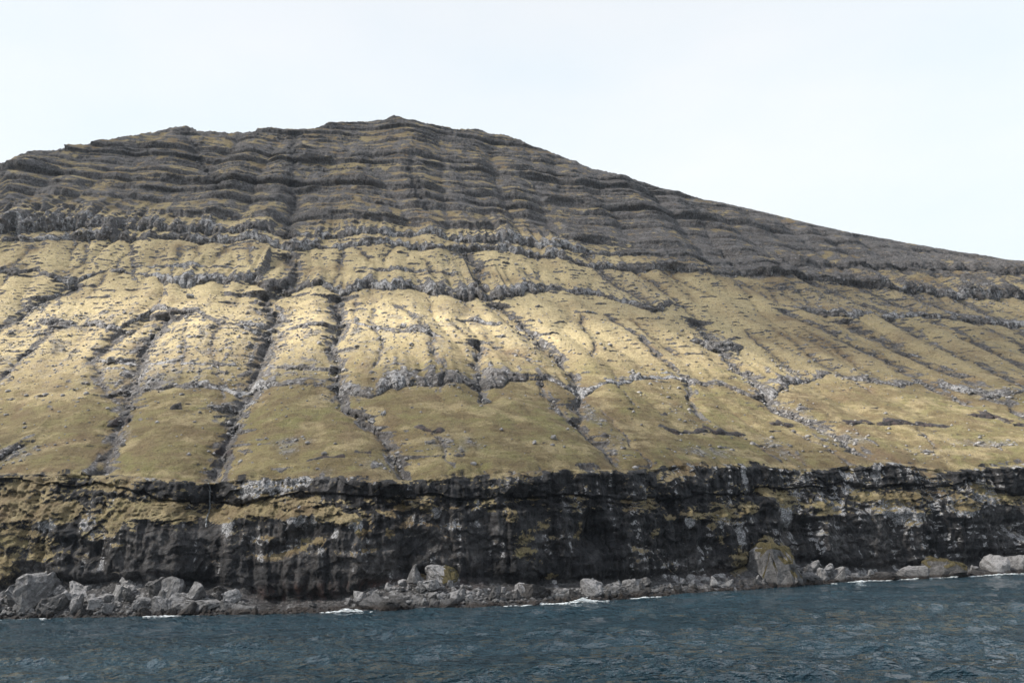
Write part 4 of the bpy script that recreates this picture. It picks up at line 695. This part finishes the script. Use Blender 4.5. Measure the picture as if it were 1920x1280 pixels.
grass1 = np.maximum(grass1, sst(0.42, 0.62, nz1+0.1*m1)*sst(0.0, 1.0, Z1-Zl+1)*np.clip(0.26+1.3*m0+1.2*m1+0.8*m2, 0, 1))
grass1 = np.maximum(grass1, 0.75*sst(0.25, 0.5, nz1+0.15*m2)*cliff*np.clip(0.2+1.3*m0, 0, 0.9))
lich1 = blobs(CLIFF_LICHEN, A1, Z1, 0.8*m3)*np.clip(0.85+0.5*m2, 0, 1)
lich1 = np.maximum(lich1, 0.75*np.clip(1.4*m3+m0+0.35*sst(50, 130, A1)+0.04, 0, 1)*sst(-0.1, 0.25, nz1+0.15*m2))
grey1 = blobs(CLIFF_GREY, A1, Z1, 0.9*m3, 1.0)
wet1 = np.clip(0.95-0.5*np.clip(m0+0.5*m1+0.4*m3-0.12, 0, 1)-0.5*lich1-0.75*grey1*np.clip(0.7+m1, 0, 1), 0.2, 0.97)
red1 = np.clip(blobs(CLIFF_RED, A1, Z1, 0.6*m1)*1.1, 0, 0.9)
scree1 = 0.5*(1-sst(0.2, 1.0, Z1-Zf))
brown1 = np.clip(0.62+0.6*m0+0.6*m2, 0, 1); dry1 = np.clip(0.15+0.4*m1, 0, 0.45); green1 = np.clip(0.25+0.9*m1+0.5*m0, 0, 0.9)
# carry the turf of the slope over the lip
over = sst(-1.6, -0.2, Z1-Zt)
grass1 = np.maximum(grass1, over*np.clip(0.55+1.3*m1, 0, 1))
cov1 = np.stack([grass1, scree1, lich1, wet1], -1); tin1 = np.stack([dry1, brown1, red1, green1], -1)
cov2 = np.stack([grass2, screem, lich_lit2, wet_shade2], -1); tin2 = np.stack([dry_lit2, brown2, red2, green2], -1)
pad = lambda c: np.concatenate([c, np.repeat(c[-1:], N_BK, 0)])
cliff_obj = tag(grid_mesh('sea_cliff', P1, MOUNTAIN, {'cover': cov1, 'tint': tin1}), kind='structure')
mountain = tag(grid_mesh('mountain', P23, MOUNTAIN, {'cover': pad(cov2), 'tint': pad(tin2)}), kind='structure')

# ================================================================ the sea
def build_sea():
    a = np.radians(np.concatenate([np.linspace(-180, -42, 40)[:-1], np.linspace(-42, 42, 560), np.linspace(42, 180, 40)[1:]]))
    dep = np.linspace(1/38.0, 1/420.0, 330)
    r = np.concatenate([[0.01, 6, 12, 18, 24, 29, 33.5], 1/dep, [470, 540, 650, 800, 1100, 1700, 3000, 6000]])
    Rg, Ag = np.meshgrid(r, a, indexing='ij')
    X = Rg*np.sin(Ag); Y = Rg*np.cos(Ag); Z = np.zeros_like(X)
    rg = np.random.default_rng(3)
    for k in range(30):
        lam = 2.3*2.4**(k/29); th = math.radians(-95)+rg.normal(0, 0.30)
        Z += 0.021*lam*np.sin(2*math.pi/lam*(X*math.cos(th)+Y*math.sin(th))+rg.uniform(0, 6.28))*np.clip(1-Rg*Rg/(lam*20000), 0, 1)
    Z *= sst(0, 30, 430-Rg)*np.clip(0.75+0.8*noise(X/22, Y/16, 600)+0.5*noise(X/7, Y/6, 601), 0.1, 2)
    for lam, th, am in ((17, -1.9, 0.07), (23, -1.5, 0.08), (11, -1.2, 0.05)): Z += am*np.sin(2*math.pi/lam*(X*math.cos(th)+Y*math.sin(th)))*sst(0, 60, 430-Rg)
    P = np.stack([X, Y, Z], -1)
    return tag(grid_mesh('sea', P, sea_material(), flip=True), kind='structure')
sea_obj = build_sea()

# ================================================================ boulders along the shore
def rock_mesh(name, seed, flat=0.0):
    """angular weathered block about one unit across: hull of a few points, corners cut, faces roughened"""
    rd = random.Random(seed); bm = bmesh.new()
    for _ in range(rd.randint(11, 17)):
        v = Vector((rd.gauss(0, 1), rd.gauss(0, 1), rd.gauss(0, 1))).normalized()
        v = Vector([math.copysign(abs(c)**0.72, c) for c in v])*rd.uniform(0.8, 1.05)
        bm.verts.new(v)
    r = bmesh.ops.convex_hull(bm, input=bm.verts)
    bmesh.ops.delete(bm, geom=list({g for g in r['geom_interior']+r['geom_unused'] if isinstance(g, bmesh.types.BMVert)}), context='VERTS')
    bmesh.ops.delete(bm, geom=[v for v in bm.verts if not v.link_faces], context='VERTS')
    bmesh.ops.dissolve_limit(bm, angle_limit=0.2, verts=bm.verts[:], edges=bm.edges[:])
    bmesh.ops.bevel(bm, geom=bm.edges[:], offset=0.09, segments=1, affect='EDGES', profile=0.6, clamp_overlap=True)
    bmesh.ops.triangulate(bm, faces=bm.faces[:])
    bmesh.ops.subdivide_edges(bm, edges=[e for e in bm.edges if e.calc_length() > 0.35], cuts=1, use_grid_fill=True)
    bmesh.ops.triangulate(bm, faces=bm.faces[:])
    bmesh.ops.subdivide_edges(bm, edges=[e for e in bm.edges if e.calc_length() > 0.22], cuts=1, use_grid_fill=True)
    bmesh.ops.triangulate(bm, faces=bm.faces[:])
    bm.normal_update()
    from mathutils import noise as mn
    off = Vector((seed*3.1, seed*1.7, seed*0.9))
    for v in bm.verts:
        n1 = mn.noise(v.co*1.6+off); n2 = mn.noise(v.co*4.2+off)
        n3 = mn.noise(v.co*9.0+off); st = abs(mn.noise(Vector((v.co.x*0.8, v.co.y*0.8, v.co.z*4.5))+off))
        v.co += v.normal*(0.09*n1+0.06*n2+0.045*n3-0.12*max(0, 0.12-st)/0.12)
    lo = [min(v.co[i] for v in bm.verts) for i in range(3)]; hi = [max(v.co[i] for v in bm.verts) for i in range(3)]
    for v in bm.verts:
        v.co = Vector([(v.co[i]-lo[i])/(hi[i]-lo[i])-(0.5 if i < 2 else 0) for i in range(3)])
    me = bpy.data.meshes.new(name); bm.to_mesh(me); bm.free()
    return me
B_MATS = [boulder_material(t, 'shore_rock_'+s) for t, s in ((0.08, 'black'), (0.25, 'dark'), (0.45, 'grey'), (0.65, 'light'), (0.9, 'pale'))]
def pick_mat(t): return B_MATS[min(4, int(t*5))]
SHAPES = [rock_mesh('boulder_rock', k) for k in range(14)]
SHAPE_MATS = {}
def shape(k, mat):
    key = (k, mat.name)
    if key not in SHAPE_MATS:
        me = SHAPES[k].copy(); me.materials.append(mat); SHAPE_MATS[key] = me
    return SHAPE_MATS[key]
def ground_z(x, y):
    a, c = to_ac(x, y); return float(np.clip((c-float(shore(a)))/7.0, 0, 1.3))*max(0.8, float(tab(ZPT, a))*0.85)*0.8-0.15
def add_boulder(x, y, z, w, h, d, tone, label, group, k, rz, tilt=(0, 0), sink=0.16):
    o = bpy.data.objects.new('boulder', shape(k, pick_mat(tone)))
    scene.collection.objects.link(o)
    o.scale = (w, d, h/(1-sink)); o.rotation_euler = (tilt[0], tilt[1], rz); o.location = (x, y, z-h*sink/(1-sink))
    return tag(o, label, 'boulder', group)
taken = []
rb = random.Random(5)
for i, (x, y, z, w, h, tone, label) in enumerate(BOULDERS):
    dpt = w*rb.uniform(0.75, 1.0)
    ux, uy = x/math.hypot(x, y), y/math.hypot(x, y)
    add_boulder(x+ux*dpt*0.45, y+uy*dpt*0.45, z, w*1.08, h, dpt, tone, label, None, (9 if label.startswith('towering') else i % 14), -math.atan2(x, y)+rb.choice((0, math.pi))+rb.uniform(-0.25, 0.25), (rb.uniform(-.12, .12), rb.uniform(-.12, .12)), 0.27)
    taken.append((x+ux*dpt*0.45, y+uy*dpt*0.45, max(w, dpt)*0.5))
def fill_kind(x, tone, w):
    kind = 'black wet' if tone < 0.2 else 'dark grey' if tone < 0.4 else 'mid grey' if tone < 0.6 else 'pale'
    place_ = next(t for lim, t in ((-46, 'in the big left pile'), (-26, 'on the red-brown platform'), (-2, 'around the large pointed boulder'),
        (22, 'around the dark reddish boulder'), (78, 'under the dark middle cliff'), (128, 'around the towering turfed boulder'), (9999, 'along the right-hand shore')) if x < lim)
    return ('small ' if w < 1.6 else 'medium ')+kind, place_
ORD = 'first second third fourth fifth sixth seventh eighth ninth tenth eleventh twelfth thirteenth fourteenth fifteenth sixteenth seventeenth eighteenth nineteenth twentieth'.split()
def ordinal(k): return ORD[k] if k < 20 else 'twenty-'+ORD[k-20]
filled = {}
made = 0
for _ in range(6000):
    if made >= 250: break
    a = rb.uniform(-135, 215); ztop = float(tab(ZPT, a))
    if rb.random() > min(1.0, 0.22+ztop/6.0): continue
    c = rb.uniform(-0.8, 8.5); x, y = to_xy(a, float(shore(a))+c)
    if abs(math.degrees(math.atan2(x, y))) > 33: continue
    w = min(4.2, max(0.9, math.exp(rb.gauss(0.56, 0.45))))*(0.75 if 10 < a < 100 else 1.0)
    if ztop < 1.5 and w > 1.5: continue
    if any((x-p)**2+(y-q)**2 < (0.50*(r+w*0.5))**2 for p, q, r in taken): continue
    z = ground_z(x, y)+rb.choice((0, 0, 0.35*w))*(c > 2)
    tone = min(0.97, max(0.03, rb.gauss(0.10, 0.08) if z < 0.6 else rb.gauss(0.64, 0.20)))
    kd = fill_kind(x, tone, w)
    ob = add_boulder(x, y, z, w, w*rb.uniform(0.55, 0.95), w*rb.uniform(0.7, 1.1), tone, None, kd[0]+' boulders '+kd[1], rb.randrange(14), rb.uniform(0, 6.28), (rb.uniform(-.3, .3), rb.uniform(-.3, .3)), 0.22)
    filled.setdefault(kd, []).append((x/y, ob))
    taken.append((x, y, w*0.5)); made += 1
for (kd, pl), obs in filled.items():
    for k, (_, ob) in enumerate(sorted(obs, key=lambda t: t[0])):
        ob['label'] = f'{ordinal(k)} from the left of the {kd} boulders {pl}' if len(obs) > 1 else f'the one {kd} boulder {pl}'


# ================================================================ single stones lying on the turf
for k, (a, z, w, h, tone, label) in enumerate(SLOPE_STONES):
    d = (A2-a)**2+(2*(Z2-z))**2; i, j = np.unravel_index(np.argmin(d), d.shape); p = P2[i, j]
    o = add_boulder(p[0], p[1], p[2], w, h, w*0.85, tone, label, None, (k*3+1) % 14, k*1.3, (0.2, 0.1), 0.3)
    o['category'] = 'stone'; o.name = 'stone'
# ================================================================ loose stones on the slopes
def scatter_stones():
    base = bmesh.new(); bmesh.ops.create_icosphere(base, subdivisions=1, radius=0.5)
    bv = np.array([v.co[:] for v in base.verts]); bf = np.array([[v.index for v in f.verts] for f in base.faces]); base.free()
    g = np.random.default_rng(21)
    w = (np.clip(screem, 0, 1)**1.5*0.9+0.012*(1-up)+0.05*stony*(1-up))*sst(1.5, 4, T2)*(np.abs(np.degrees(az))[None, :] < 35)
    w *= (R2/300.0)**2
    w[:3] = 0; w[-3:] = 0
    N = 13000
    pick = g.choice(w.size, N, p=(w/w.sum()).ravel())
    pos = P2.reshape(-1, 3)[pick]+g.normal(0, 0.12, (N, 3))
    size = np.clip(np.exp(g.normal(-0.50, 0.5, N)), 0.25, 2.4)
    jit = 1+g.uniform(-0.32, 0.32, (N, len(bv), 3))
    th = g.uniform(0, 6.28, N); ct, st = np.cos(th), np.sin(th)
    V = bv[None]*jit*np.stack([size*1.15, size*0.9, size*0.75], -1)[:, None, :]
    V = np.stack([V[..., 0]*ct[:, None]-V[..., 1]*st[:, None], V[..., 0]*st[:, None]+V[..., 1]*ct[:, None], V[..., 2]], -1)+pos[:, None, :]
    Fc = bf[None]+(np.arange(N)*len(bv))[:, None, None]
    me = bpy.data.meshes.new('scattered_stones')
    me.vertices.add(V.shape[0]*V.shape[1]); me.vertices.foreach_set('co', V.astype(np.float32).ravel())
    q = Fc.reshape(-1, 3).astype(np.int32)
    me.loops.add(q.size); me.loops.foreach_set('vertex_index', q.ravel())
    me.polygons.add(len(q)); me.polygons.foreach_set('loop_start', np.arange(0, q.size, 3, dtype=np.int32))
    me.update(calc_edges=True); me.materials.append(stone_material())
    o = bpy.data.objects.new('scattered_stones', me); scene.collection.objects.link(o)
    return tag(o, 'loose grey stones strewn over the turf and gullies of the slope', 'stones', kind='stuff')
scatter_stones()

def shingle():
    base = bmesh.new(); bmesh.ops.create_icosphere(base, subdivisions=1, radius=0.5)
    bv = np.array([v.co[:] for v in base.verts]); bf = np.array([[v.index for v in f.verts] for f in base.faces]); base.free()
    g = np.random.default_rng(31); N = 4800
    a = g.uniform(-150, 240, N); c = g.uniform(-0.3, 9.5, N)
    x, y = to_xy(a, shore(a)+c); zp = np.maximum(0.8, tab(ZPT, a)*0.85)*0.8; z = np.clip(c/7.0, 0, 1.3)*zp-0.1
    size = np.clip(np.exp(g.normal(-0.42, 0.42, N)), 0.25, 1.4)
    V = bv[None]*(1+g.uniform(-0.38, 0.38, (N, len(bv), 3)))*np.stack([size*1.25, size, size*0.85], -1)[:, None, :]+np.stack([x, y, z], -1)[:, None, :]
    q = (bf[None]+(np.arange(N)*len(bv))[:, None, None]).reshape(-1, 3)
    me = bpy.data.meshes.new('shingle'); me.from_pydata(V.reshape(-1, 3).tolist(), [], q.tolist())
    for k in (1, 2, 3): me.materials.append(B_MATS[k])
    mi = np.where(z < 0.7, 0, np.where(g.random(N) < 0.45, 2, 1)); me.polygons.foreach_set('material_index', np.repeat(mi, len(bf)).astype(np.int32))
    o = bpy.data.objects.new('shingle', me); scene.collection.objects.link(o)
    return tag(o, 'small grey stones filling the gaps between the shore boulders', 'stones', kind='stuff')
shingle()

# turf growing on three boulders: a part of each
def turf_material():
    n = Nodes('boulder_turf'); f = n.noise(1.2, 4, 0.7, obj='World'); g = n.noise(4.0, 3, 0.7, obj='World')
    c = n.mix(n.step(f, 0.35, 0.65), (0.085, 0.072, 0.036), (0.150, 0.126, 0.070)); c = n.mix(n.step(g, 0.45, 0.65, 0, 0.8), c, (0.05, 0.044, 0.026))
    n.bump(g, 1.0, 0.4); return n.finish(c, 0.95, 0.1)
TURF = turf_material()
def turf_cap(o, test, lift=0.035):
    bm = bmesh.new(); bm.from_mesh(o.data); bm.normal_update()
    bmesh.ops.delete(bm, geom=[f for f in bm.faces if not test(f.calc_center_median(), f.normal)], context='FACES')
    if not bm.faces: bm.free(); return
    r = bmesh.ops.extrude_face_region(bm, geom=bm.faces[:])
    rd = random.Random(3)
    for v in [g for g in r['geom'] if isinstance(g, bmesh.types.BMVert)]:
        v.co += v.normal*0.0+Vector((rd.uniform(-.012, .012), rd.uniform(-.012, .012), lift*rd.uniform(0.5, 1.5)))
    bmesh.ops.recalc_face_normals(bm, faces=bm.faces[:])
    me = bpy.data.meshes.new('turf'); bm.to_mesh(me); bm.free(); me.materials.append(TURF)
    t = bpy.data.objects.new('turf', me); scene.collection.objects.link(t); t.parent = o; return t
for o in list(scene.objects):
    l = o.get('label', '')
    if l.startswith('towering boulder'): turf_cap(o, lambda c, n: n.z > 0.25 and c.z > 0.45 and c.x < 0.22, 0.03)
    elif l.startswith('dark boulder with a green'): turf_cap(o, lambda c, n: n.z > 0.45 and c.z > 0.6, 0.05)
    elif l.startswith('large pointed pale'): turf_cap(o, lambda c, n: n.z > 0.2 and c.z > 0.35 and c.x < -0.12, 0.04)

# surf breaking on the rocks, and a thin broken line of wash along the whole shore
FOAM = foam_material()
def foam_patch(A0, length, width, height, seed):
    base = bmesh.new(); bmesh.ops.create_icosphere(base, subdivisions=1, radius=0.5)
    bv = np.array([v.co[:] for v in base.verts]); bf = np.array([[v.index for v in f.verts] for f in base.faces]); base.free()
    g = np.random.default_rng(seed); N = int(length*width*9)
    u = np.clip(g.normal(0, 0.24, N), -0.5, 0.5); a = A0+u*length
    c = shore(a)-1.0+1.2*noise(a/3, 0*a+seed, 510)+g.normal(0, 0.28, N)*width
    x, y = to_xy(a, c); z = 0.02+np.abs(g.normal(0, 0.35, N))*height*np.exp(-(u/0.25)**2)
    sz = np.clip(np.exp(g.normal(-1.35, 0.45, N)), 0.10, 0.6)
    V = bv[None]*(1+g.uniform(-0.4, 0.4, (N, len(bv), 3)))*np.stack([sz*1.9, sz*1.2, sz*0.42], -1)[:, None, :]+np.stack([x, y, z], -1)[:, None, :]
    q = (bf[None]+(np.arange(N)*len(bv))[:, None, None]).reshape(-1, 3)
    me = bpy.data.meshes.new('surf'); me.from_pydata(V.reshape(-1, 3).tolist(), [], q.tolist()); me.materials.append(FOAM)
    o = bpy.data.objects.new('surf', me); scene.collection.objects.link(o); return o
for k, (x, y, length, width, height, lb) in enumerate(SURF):
    A0, _ = to_ac(x, y)
    tag(foam_patch(A0, length*1.7, width*1.5, height, k+1), lb, 'surf', kind='stuff')

# a thread of water falling from the left gully over the cliff band
def waterfall():
    n = Nodes('falling_water'); f = n.noise(2.0, 3, 0.6, sq=(2.0, 2.0, 0.25))
    m = n.finish(n.mix(n.step(f, 0.4, 0.62), (0.05, 0.055, 0.06), (0.24, 0.26, 0.28)), 0.3, 0.5)
    ga, gz = GULLIES[0][2][0], GULLIES[0][1][0]
    j = int(np.argmin(np.abs(A1[-1]-ga))); rows = [r for r in range(N_CL) if Zl[r, j]-1.5 < Z1[r, j] < Zt[r, j]-0.3]
    pts = P1[rows, j]; side = np.array([math.cos(PHI), math.sin(PHI), 0])*0.17; out = np.array([-UP[0], -UP[1], 0])
    pts = pts.copy(); front = np.minimum.accumulate((pts@out)[::-1]*-1)[::-1]*-1
    pts += out*0.6
    wv = (1+0.5*noise(np.arange(len(rows))/4.0, np.zeros(len(rows)), 77))[:, None]
    P = np.stack([pts-side*wv, pts+out*0.18, pts+side*wv, pts-out*0.2, pts-side*wv], 1)
    return tag(grid_mesh('waterfall', P, m), 'thin grey thread of water falling from the left gully over the cliff', 'waterfall')
waterfall()

# ================================================================ broken cloud high on the left, out of view, set to shade the slope
def cloud_volume(density, name):
    m = bpy.data.materials.new(name); m.use_nodes = True; t = m.node_tree; t.nodes.clear()
    o = t.nodes.new('ShaderNodeOutputMaterial'); v = t.nodes.new('ShaderNodeVolumePrincipled')
    v.inputs['Color'].default_value = (0.97, 0.98, 1.0, 1); v.inputs['Density'].default_value = density; v.inputs['Anisotropy'].default_value = 0.4
    t.links.new(v.outputs[0], o.inputs['Volume']); return m
def cloud(cx, cy, cz, rx, ry, h, density, seed):
    bm = bmesh.new(); bmesh.ops.create_icosphere(bm, subdivisions=5, radius=1.0)
    from mathutils import noise as mn
    off = Vector((seed*7.3, seed*2.1, 0))
    for v in bm.verts:
        r = math.hypot(v.co.x, v.co.y); th = math.atan2(v.co.y, v.co.x)
        wob = 1+0.07*mn.noise(Vector((math.cos(th)*1.6, math.sin(th)*1.6, seed)))+0.07*mn.noise(Vector((math.cos(th)*4, math.sin(th)*4, seed)))
        lump = 1+0.55*mn.noise(v.co*2.3+off)+0.3*mn.noise(v.co*5.1+off)
        v.co = Vector((v.co.x*rx*wob, v.co.y*ry*wob, math.copysign(h*(1-min(r, 1)**4)*max(0.3, lump), v.co.z)))
    me = bpy.data.meshes.new('cloud'); bm.to_mesh(me); bm.free(); me.materials.append(cloud_volume(density, 'cloud_vapour'))
    o = bpy.data.objects.new('cloud', me); scene.collection.objects.link(o); o.location = (cx, cy, cz)
    return tag(o, kind='structure')
cloud(-874, 318, 1000, 620, 262, 80, 0.0056, 1)          # placed so its shadow falls on the summit
cloud(-934, -288, 1000, 540, 268, 80, 0.0070, 2)         # placed to shade the cliff and the sound
cloud(-650, 122, 1050, 215, 130, 70, 0.0050, 3)          # placed to dim the right flank
# ================================================================ sea air between the boat and the mountain
def haze():
    bm = bmesh.new(); bmesh.ops.create_cube(bm, size=1.0)
    for v in bm.verts: v.co = Vector((v.co.x*12400, v.co.y*12400, 195 + v.co.z*414))
    me = bpy.data.meshes.new('haze'); bm.to_mesh(me); bm.free()
    m = bpy.data.materials.new('sea_air'); m.use_nodes = True; t = m.node_tree; t.nodes.clear()
    o = t.nodes.new('ShaderNodeOutputMaterial'); v = t.nodes.new('ShaderNodeVolumePrincipled')
    v.inputs['Color'].default_value = (0.72, 0.84, 1.0, 1); v.inputs['Density'].default_value = 0.00005
    t.links.new(v.outputs[0], o.inputs['Volume']); me.materials.append(m)
    ob = bpy.data.objects.new('haze', me); scene.collection.objects.link(ob)
    return tag(ob, kind='stuff')
haze()
